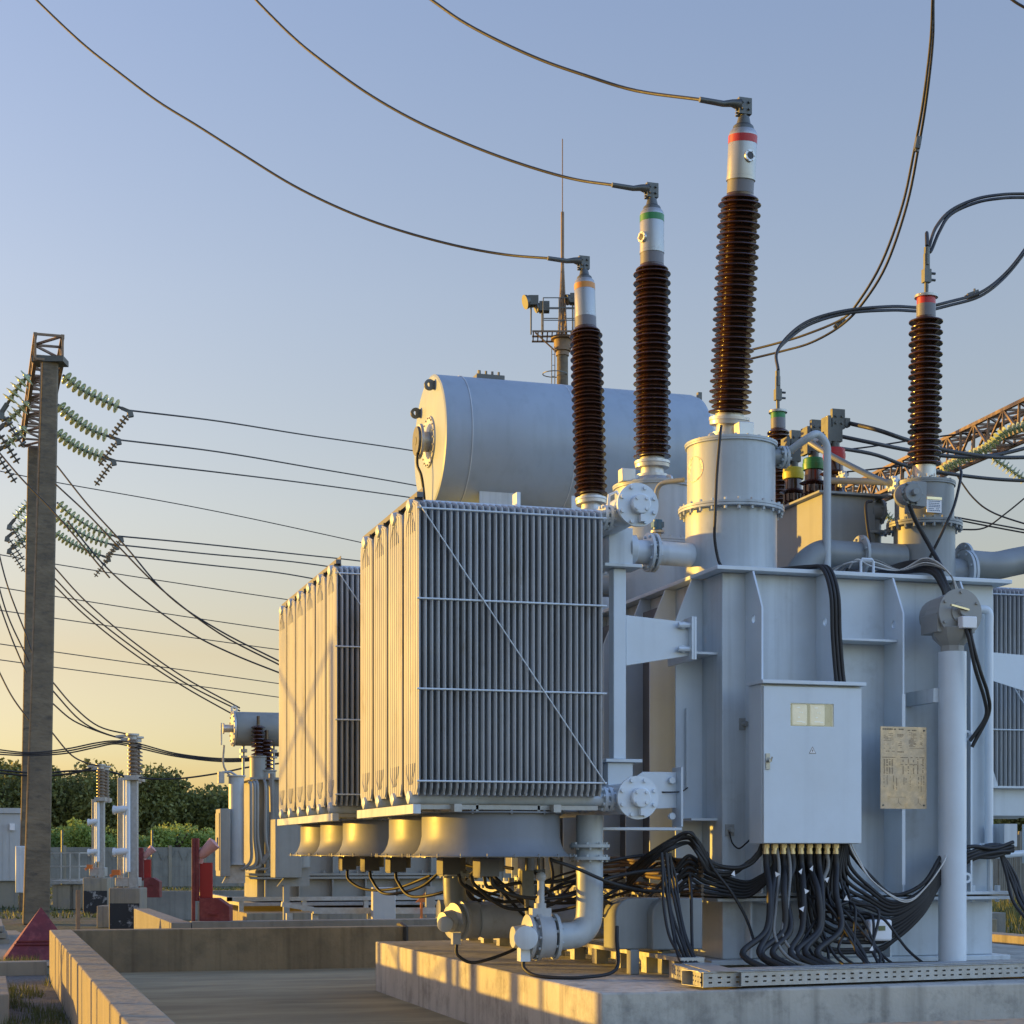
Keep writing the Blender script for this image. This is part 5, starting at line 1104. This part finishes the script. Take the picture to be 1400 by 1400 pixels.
for x in (395,430,505,600): q = atY(x,1245,28.7); g.box(q.x-.05,q.x+.05,28.62,28.72,.1,q.z-.04)
solo('steel_walkway_beam', g, GALV, 'galvanised beam on short legs in front of the second transformer', 'beam')
q = atY(556,1290,23.0); g = G(); g.tube([(q.x,23.05,.05),(q.x,23.05,.64),(q.x-.02,23.2,.67),(q.x-.02,23.38,.66)],.035,6); solo('drain_hose', g, CABLE, 'black hose hanging over the far pit wall', 'hose')

# ================================================================== RED FIRE POSTS
def redpost(x0, x1, xb1, yt, ymid, yb, d, lab, dark=False):
    sc = d/F; o = at(x0, HY, d); gz = .0
    def q(x, y): return at(x, y, d)
    t = thing('hose_reel_post', lab, 'hose post', Vector((o.x,o.y,0)), 'red hose posts')
    z = lambda y: H + (HY-y)/F*d
    r_, f_ = Vector((ca,-sa,0)), Vector((sa,ca,0)); M = Matrix.Rotation(-YAW,3,'Z')
    def bx(xa, xb, ya, yb_, depth, off=0.):
        a = q((xa+xb)/2, (ya+yb_)/2) + f_*(depth/2+off); return a, ((xb-xa)*sc, depth, abs(yb_-ya)*sc)
    W = x1-x0
    g = G(); c, s_ = bx(x0, x0+W*.36, yt, yb, .06); g.obox(c,s_,M); c,s_ = bx(x0+W*.36, x0+W*.8, yt, ymid+4, .1, .02); g.obox(c,s_,M); part('channel_post', g, REDP, t, bevel=.006)
    c, s_ = bx(x0+W*.85, x1+(xb1-x1)*.38, yt+(yb-yt)*.26, ymid, .05, .1); g = G(); g.obox(c,s_,M); part('red_panel', g, REDB, t, bevel=.004)
    g = G(); xa, xb_ = x0+W*.95, xb1; A = [q(xa,ymid),q(xa+(xb_-xa)*.6,ymid),q(xb_,ymid+(yb-ymid)*.25),q(xb_,yb+6),q(xa,yb+6)]; A = [Vector((a.x,a.y,max(a.z,0))) for a in A]; B = [a+f_*.3 for a in A]; n=5
    g.add(A+B,[(0,1,2,3,4),(9,8,7,6,5)]+[(i,(i+1)%5,5+(i+1)%5,5+i) for i in range(5)]); part('lower_housing', g, REDP, t, bevel=.008)
    m_ = q(xa+(xb_-xa)*.45, ymid+(yb-ymid)*.45); g = G(); g.obox(m_+f_*(-.01),((xb_-xa)*.3*sc,.03,.03),M); part('housing_handle', g, REDP, t)
    g = G(); e0, e1 = q(x1+(xb1-x1)*.05, yt+(yb-yt)*.17), q(x1+(xb1-x1)*.45, yt+(yb-yt)*.11); g.lathe(e0+f_*.1, (e1-e0)+Vector((0,0,.08)), [(.05,-.05),(.07,0),(.085,.12),(.1,.24),(.04,.26)], 18); g.bar(e0+f_*.1, q(x1, yt+(yb-yt)*.27)+f_*.1, .05); part('nozzle', g, PINK, t)
    return t
redpost(262, 273, 314, 1146, 1228, 1275, 25.2, 'nearer red hose post with bright panel and pinkish nozzle')
redpost(187, 197, 218, 1159, 1200, 1221, 41, 'farther red hose post beside the instrument posts')
# pyramid hatch
p = at(56,1240,27); zb_ = .0; hw = .53; g = G(); c = Vector((p.x,p.y,0)); ap = Vector((p.x,p.y,p.z))
vs = [Vector((c.x+i*hw*1.05,c.y+j*hw,0.02)) for i,j in ((-1,-1),(1,-1),(1,1),(-1,1))]
g.add(vs+[ap],[(0,1,4),(1,2,4),(2,3,4),(3,0,4),(3,2,1,0)])
for f_ in (.3,.36):
    w_ = hw*(1-f_)*1.05+.012; g.box(c.x-w_,c.x+w_,c.y-w_,c.y-w_+.03,p.z*f_,p.z*f_+.02)
solo('pyramid_hatch', g, REDP, 'dull red metal pyramid on the ground beside the sunlit wall', 'hatch cover')
p = atZ(107,1272,.0); g = G(); g.cyl((p.x,26,0),(p.x,26,H+(HY-1217)/F*26.5),.018,8); pp_ = at(107,HY,25.5)
g = G(); g.box(pp_.x-.03,pp_.x+.03,pp_.y,pp_.y+.03,0,H+(HY-1217)/F*25.5); solo('marker_stake', g, RUST, 'thin rusty stake standing beyond the corner of the sunlit wall', 'stake')

# ================================================================== INSTRUMENT POSTS (switchgear)
def instr(x, w, yt, yins, ybt, ybb, d, lab, blk_w, handle_side=-1):
    sc = d/F; f_ = Vector((sa,ca,0)); r_ = Vector((ca,-sa,0)); M = Matrix.Rotation(-YAW,3,'Z')
    o = at(x, HY, d); t = thing('instrument_post', lab, 'switchgear post', Vector((o.x,o.y,0)), 'instrument posts')
    def c(xx, y, dd=0): return at(xx, y, d) + f_*dd
    g = G(); a = c(x,(ybt+ybb)/2,.3); bb = at(x,ybb,d).z
    g.obox(Vector((a.x,a.y,(c(x,ybt).z+.0)/2)), (blk_w*sc,.7,c(x,ybt).z), M); blk = part('concrete_footing', g, CONC, t, bevel=.02)
    g = G(); h_ = c(x,ybt).z; g.obox(Vector((a.x,a.y,h_*.33))-f_*.356, (blk_w*sc*.94,.006,h_*.62), M); part('tar_patch', g, TAR, blk)
    # legs (columns)
    g = G()
    for (dx, ww, dd) in ((-.36,.22,.5),(.28,.34,.1)): 
        q = c(x+dx*w,(yins+ybt)/2,dd); g.obox(q,(ww*w*sc,.14,(ybt-yins)*sc),M)
    q = c(x+.05*w, ybt-8, .2); g.obox(q,(w*.9*sc,.3,12*sc),M); g.prism([(0,0)]*0,'x',0,0) if False else None
    part('steel_column', g, GALV, t, bevel=.008)
    g = G()
    g.cyl(c(x-.02*w,yins+5,0),c(x-.02*w,ybt-20,0),.03,10); g.cyl(c(x+.12*w,yins+5,-.02),c(x+.12*w,ybt-22,-.02),.05,10)
    for yy in (.3,.68):
        y = yins+(ybt-yins)*yy; g.cyl(c(x-.42*w,y,0),c(x+.15*w,y-2,0),.08,14); g.cyl(c(x-.45*w,y,0),c(x-.38*w,y,0),.1,14)
    part('drive_rod', g, PAINT2, t)
    g = G(); q = c(x-.3*w, yins+(ybt-yins)*.86, -.1); g.obox(q,(w*.3*sc,.12,.11),M); g.bar(q,q+Vector((-.12,0,-.08)),.06); part('operating_handle', g, ORANGE, t)
    # insulators
    for (dx, dd, sh) in ((.28,0,0),(.12,.9,2),(-.3,1.6,4)):
        hh = (yins-yt-8)*sc; b = c(x+dx*w, yins-2, dd); prof = [(.05,0)]; n = 9
        for i in range(n): z = hh*i/n; prof += [(.05,z+.01),(.115,z+.015),(.115,z+.035),(.06,z+hh/n*.8)]
        g = G(); g.lathe(b,(0,0,1),prof,18); ins = part('ribbed_insulator', g, M_('grey_brown_porcelain_%d'%sh,(.2,.16,.12) if sh<4 else (.3,.3,.3),.3), t)
        g = G(); e = b+Vector((0,0,hh)); g.cyl(e,e+Vector((0,0,.08)),.09,12); g.cyl(e+Vector((0,0,.08)),e+Vector((0,0,.12)),.14,12); g.obox(b-Vector((0,0,.05)),(.28,.28,.1),M); g.bar(e+Vector((0,0,.1)),e+r_*-.35+Vector((0,0,.06)),.05); part('cap_fitting', g, GALV, ins)
    return t
instr(171, 36, 1005, 1062, 1214, 1272, 37, 'nearer instrument post with ribbed insulators on a tar stained footing', 43)
instr(131, 24, 1045, 1092, 1200, 1250, 47, 'farther instrument post left of the taller one', 34)
# concrete blocks near posts
for (x0_, x1_, y0_, y1_, d, lab) in ((136,152,1238,1272,38.5,'small concrete block left of the tar stained footing'),):
    a_ = at((x0_+x1_)/2,HY,d); g = G(); M = Matrix.Rotation(-YAW,3,'Z'); zt2 = H+(HY-y0_)/F*d
    if x0_ == 202:
        for i in range(4): q = at(208+i*14,HY,36-2.2*i); g.obox((q.x,q.y,.25+.01*i),(.38,1.6,.5),None)
    else: g.obox((a_.x,a_.y,zt2/2),((x1_-x0_)*d/F,.5,zt2),M)
    solo('concrete_block', g, CONC, lab, 'block', bevel=.015)

# ================================================================== BACKGROUND: container, fence, railing
a_ = at(0,HY,52); b_ = at(30,HY,52); g = G(); zt_ = H+(HY-1112)/F*52; zb_ = H+(HY-1205)/F*52
g.box(a_.x-6, b_.x, a_.y, a_.y+3, zb_, zt_); 
cn = thing('site_container', 'white corrugated site container at the left edge behind the pole', 'container', (b_.x-3, a_.y, 0))
part('container_body', g, WHITEP, cn, bevel=.03)
g = G(); g.box(a_.x-6.05,b_.x+.05,a_.y-.05,a_.y+3.05,zt_+.002,zt_+.16); part('roof_cap', g, WHITEP, cn); g = G(); g.box(b_.x-.35,b_.x-.2,a_.y-.08,a_.y-.002,zt_-.5,zt_-.3); part('wall_lamp', g, WHITE, cn)
g = G()
for i in range(30): g.box(b_.x-.35-i*.2,b_.x-.33-i*.2,a_.y-.012,a_.y-.002,zb_+.05,zt_-.3)
part('panel_seams', g, WHITEP, cn)
g = G(); g.box(a_.x-6,b_.x-.1,a_.y+.1,a_.y+2.9,0,zb_-.002); part('plinth', g, CONC, cn)
# railing platform
d = 50; f_ = Vector((sa,ca,0)); r_ = Vector((ca,-sa,0)); M = Matrix.Rotation(-YAW,3,'Z')
o = at(68,HY,d); t = thing('access_platform', 'small raised steel platform with railing behind the tall pole', 'platform', Vector((o.x,o.y,0)))
g = G(); W = 45*d/F; z0 = H+(HY-1206)/F*d; z1 = H+(HY-1166)/F*d
q = lambda u,v,z: Vector((o.x,o.y,0))+r_*u+f_*v+Vector((0,0,z))
g.obox(q(W/2,.6,z0),(W,1.2,.09),M); part('deck', g, GALV, t)
g = G()
for z in (z0+.08,z0+.45,z1): g.bar(q(0,0,z),q(W*.9,0,z),.035); g.bar(q(W*.9,0,z),q(W,1.2,z),.035)
for u in (0,.35,.62,.9): g.bar(q(W*u,0,z0),q(W*u,0,z1),.04)
part('railing', g, GALV, t)
g = G(); g.obox(q(.35,.5,z0/2-.03),(.6,.8,z0-.1),M); g.obox(q(W*.85,.5,z0/2-.03),(.5,.8,z0-.1),M); part('footing', g, CONC, t)
# perimeter wall
d = 82; A = at(-60,HY,d); B = at(1650,HY,d+14); g = G(); n = 40; L = (B-A).length
A.z = B.z = 0; dv = (B-A).normalized(); M2 = Matrix((dv, Vector((-dv.y,dv.x,0)), Vector((0,0,1)))).transposed()
pwt = thing('perimeter_wall', 'long grey precast concrete wall in front of the green bushes', 'wall', A)
pan = L/n
for i in range(n):
    g = G(); c = A + dv*(pan*(i+.5))
    for k in range(4): g.obox(c+Vector((0,0,.24+.47*k)),(pan-.16,.09,.465),M2)
    for k in range(5): g.obox(c+dv*(pan*(-.4+.2*k))+Vector((0,-.06,1.5)),(.03,.03,.5),M2 @ Matrix.Rotation(.4*(-1)**k,3,'Y'))
    part('wall_panel', g, BLOCK, pwt)
    g = G(); g.obox(A+dv*(pan*i)+Vector((0,0,.98)),(.16,.18,1.97),M2); part('wall_post', g, CONC, pwt)
# fence posts above wall
for (x) in (85,208):
    p = at(x,HY,80); g = G(); g.cyl((p.x,p.y,0),(p.x,p.y,H+(HY-1135)/F*80),.05,8); solo('fence_post', g, DKMET, 'thin dark post sticking up above the perimeter wall '+('beside the tall pole' if x==85 else 'right of the instrument posts'), 'post')
# right background fence bits and yellow wall
g = G(); p0_, p1_ = atY(1330,1165,24).x, atY(1480,1165,24).x
solo('containment_wall', pitwall(11.67, 12.0, 16.8, 24, .66), CONC, 'sunlit concrete wall glowing yellow at the right edge beyond the tank', 'wall', bevel=.01)
g = blades(14000, (13, 30, 24, 60), .15, .5, .02, 8); struct('grass', g, GRASS, 'stuff')
g = G()
for i in range(14): p = at(1340+14*i,HY,55); g.box(p.x-.05,p.x+.05,p.y,p.y+.1,0,2.3)
a_, b_ = at(1330,HY,55), at(1530,HY,55)
for i in range(70): p = a_.lerp(b_, i/70); g.box(p.x-.02,p.x+.02,p.y,p.y+.03,.2,2.2)
solo('paling_fence', g, BLOCK, 'pale fence over the grass glimpsed at the right edge', 'fence')

# ================================================================== TREES
def crown(g, rnd, c, rx, ry, rz, n, s):
    lobes = []
    for i in range(9):
        a = rnd.uniform(0,6.28); e = rnd.uniform(-.3,1); lobes.append((c+Vector((rx*.62*math.cos(a)*math.sqrt(max(0,1-e*e*.6)), ry*.62*math.sin(a), rz*.55*e)), rnd.uniform(.35,.6)))
    for i in range(n):
        lc, lr = rnd.choice(lobes); v = Vector((rnd.gauss(0,1),rnd.gauss(0,1),rnd.gauss(0,1))).normalized()*(rnd.random()**.35)
        p = lc + Vector((v.x*rx*lr, v.y*ry*lr, v.z*rz*lr)); 
        if p.z < .15: p.z = .15 + rnd.random()*.3
        a = Vector((rnd.gauss(0,1),rnd.gauss(0,1),rnd.gauss(0,1))).normalized(); b = a.cross(Vector((rnd.gauss(0,1),rnd.gauss(0,1),rnd.gauss(0,1)))).normalized(); k = s*rnd.uniform(.6,1.3)
        g.add([p-a*k, p+b*k*.55, p+a*k, p-b*k*.55],[(0,1,2,3)])
def tree(x, d, yt, seed, leaf, lab, grp, wd, s=.16, n=5200, low=False, nm='tree'):
    rnd = random.Random(seed); o = at(x,HY,d); o.z = 0; Ht = H+(HY-yt)/F*d
    t = thing(nm, lab, nm.replace('_',' '), o, grp)
    g = G(); hb = Ht*.5
    g.tube(cat([o, o+Vector((.1,0,hb*.5)), o+Vector((.0,.1,hb)), o+Vector((.1,0,Ht*.8))],4),[.22*Ht/8*(1-.06*i) for i in range(13)],8)
    for k in range(7):
        a = rnd.uniform(0,6.28); z = Ht*rnd.uniform(.2,.6); g.tube([o+Vector((0,0,z)), o+Vector((math.cos(a)*wd*.3,math.sin(a)*wd*.3,z+Ht*.12)), o+Vector((math.cos(a)*wd*.6,math.sin(a)*wd*.6,z+Ht*.3))],[.09,.06,.025],6)
    part('trunk', g, BARK, t)
    g = G(); crown(g, rnd, o+Vector((0,0,Ht*.54)), wd, wd*.8, Ht*.56, n, s); part('crown', g, leaf, t)
    return t
tt = [(-60,1030,7),(-10,1034,7),(40,1040,6.5),(95,1042,6.5),(140,1052,6),(185,1058,6),(225,1063,5.5),(262,1072,5),(292,1080,4.6),(330,1082,5),(375,1080,5),(430,1085,6),(490,1085,6),(560,1090,6),(620,1095,6),(1270,1085,6),(1330,1080,7),(1395,1086,7),(1450,1080,7),(1510,1085,7)]
for i,(x,y,w_) in enumerate(tt):
    tree(x, 118+ (i*37%5)*2.5, y+6+(6 if x>200 else 0)+(i*29%7)-3, 100+i, LEAFD, 'dark green tree in the far tree line behind the perimeter wall', 'far tree line', w_*.5+1.2, s=.17, n=11000)
bb = [(-30,1120),(12,1124),(50,1126),(90,1132),(118,1130),(150,1134),(188,1136),(220,1130),(245,1124),(272,1128),(300,1132),(335,1134),(370,1136),(420,1136)]
for i,(x,y) in enumerate(bb):
    tree(x+(i*31%13)-6, 92+(i*13%4), y+(i*17%13)-3, 300+i, LEAFL, 'bright green bush rising just above the perimeter wall', 'bright bushes behind the wall', 1.5+.25*(i%4), s=.10, n=4200, nm='bush')

# ================================================================== LIGHT, SKY, CAMERA
AZ, EL = R(-56), R(3.6)
sd = Vector((math.sin(AZ)*math.cos(EL), math.cos(AZ)*math.cos(EL), math.sin(EL)))
# structures standing out of frame to the left, whose long evening shadows fall on the walls and radiators
def offpost(Yt, Zt, dist, w, h, lab, nm='steel_post'):
    pass
rf = random.Random(9)
for i in range(11):
    yw = 11.0 + 1.05*i + rf.uniform(-.3,.3); dd = 9.0; x = .79 - dd*.829; y = yw + dd*.559
    g = G(); w_ = rf.choice((.06,.1,.16)); g.box(x-w_/2,x+w_/2,y-w_/2,y+w_/2,0,2.3); g.box(x-w_,x+w_,y-w_,y+w_,0,.12)
    solo('steel_post', g, GALV, 'slim steel post beyond the left picture edge', 'post', 'posts beyond the left edge')
bt = Vector((3.14, 18.2, 0)) + Vector((-.829,.559,0))*14
g = G(); ry = Vector((.559,.829,0))
P4 = [bt - ry*1.5, bt + ry*1.3]
for p_ in P4: g.bar(p_, p_+Vector((0,0,4.6)), .11)
for k in range(3):
    z0_, z1_ = .4+1.4*k, .4+1.4*(k+1); g.bar(P4[0]+Vector((0,0,z0_)), P4[1]+Vector((0,0,z1_)), .05); g.bar(P4[1]+Vector((0,0,z0_)), P4[0]+Vector((0,0,z1_)), .05)
solo('braced_frame', g, GALV, 'cross braced steel frame beyond the left picture edge', 'frame')
L = bpy.data.lights.new('sun', 'SUN'); L.energy = 2.0; L.angle = R(.6); L.color = (1, .56, .08)
lo_ = bpy.data.objects.new('sun', L); COL.objects.link(lo_); lo_.rotation_euler = sd.to_track_quat('Z','Y').to_euler(); lo_.location = (0,0,30)
W = bpy.data.worlds.new('World'); S.world = W; W.use_nodes = True; nt = W.node_tree; N = nt.nodes
bg = N['Background']; sk = N.new('ShaderNodeTexSky'); sk.sky_type = 'NISHITA'; sk.sun_disc = False; sk.sun_elevation = EL; sk.sun_rotation = AZ
sk.altitude = 100; sk.air_density = 1.0; sk.dust_density = 1.0; sk.ozone_density = 1.5
tc = N.new('ShaderNodeTexCoord'); sx = N.new('ShaderNodeSeparateXYZ'); nt.links.new(tc.outputs['Generated'], sx.inputs[0])
rp_ = N.new('ShaderNodeValToRGB'); nt.links.new(sx.outputs['Z'], rp_.inputs[0]); cr = rp_.color_ramp
KS = .34
for i, (z, c) in enumerate(((0, (2.1,2.05,2.7)), (.056, (2.3,2.2,2.75)), (.11, (2.7,2.05,1.95)), (.19, (3.2,2.52,2.55)), (.30, (3.52,2.84,3.0)), (.45, (3.5,2.98,3.42)), (1, (3.4,3.0,3.9)))):
    e = cr.elements[0] if i == 0 else cr.elements[len(cr.elements)-1] if i == 6 else cr.elements.new(z)
    e.position = z; e.color = (*[v*KS*.75 for v in c], 1)
ml = N.new('ShaderNodeMix'); ml.data_type = 'RGBA'; ml.blend_type = 'MULTIPLY'; ml.inputs[0].default_value = 1; ml.clamp_result = False
nt.links.new(sk.outputs[0], ml.inputs[6]); nt.links.new(rp_.outputs[0], ml.inputs[7]); 
vd = N.new('ShaderNodeVectorMath'); vd.operation = 'DOT_PRODUCT'; nt.links.new(tc.outputs['Generated'], vd.inputs[0]); vd.inputs[1].default_value = (math.sin(AZ), math.cos(AZ), 0)
fm = N.new('ShaderNodeMapRange'); fm.inputs[1].default_value = -.06; fm.inputs[2].default_value = -.45; nt.links.new(vd.outputs['Value'], fm.inputs[0])
mc = N.new('ShaderNodeMix'); mc.data_type = 'RGBA'; mc.blend_type = 'MULTIPLY'; nt.links.new(fm.outputs[0], mc.inputs[0]); nt.links.new(ml.outputs[2], mc.inputs[6]); mc.inputs[7].default_value = (1.85,2.15,2.5,1); mc.clamp_result = False  # brightens the unseen sky opposite the sun, added as fill for front faces
f2 = N.new('ShaderNodeMapRange'); f2.inputs[1].default_value = .82; f2.inputs[2].default_value = .97; nt.links.new(vd.outputs['Value'], f2.inputs[0])
m4 = N.new('ShaderNodeMix'); m4.data_type = 'RGBA'; m4.blend_type = 'MULTIPLY'; m4.clamp_result = False; nt.links.new(f2.outputs[0], m4.inputs[0]); nt.links.new(mc.outputs[2], m4.inputs[6]); m4.inputs[7].default_value = (.4,.38,.4,1)
nt.links.new(m4.outputs[2], bg.inputs[0]); bg.inputs[1].default_value = .15
cam = bpy.data.cameras.new('camera'); co = bpy.data.objects.new('camera', cam); COL.objects.link(co); S.camera = co
co.location = (0,0,H); co.rotation_euler = (R(90), 0, -YAW); cam.sensor_width = 36; cam.lens = F/1400*36
cam.shift_y = (HY-700)/1400; cam.clip_start = .1; cam.clip_end = 3000
S.view_settings.view_transform = 'Standard'; S.view_settings.look = 'None'; S.view_settings.exposure = 1.97; S.view_settings.gamma = 1
S.cycles.max_bounces = 6; S.cycles.use_denoising = True
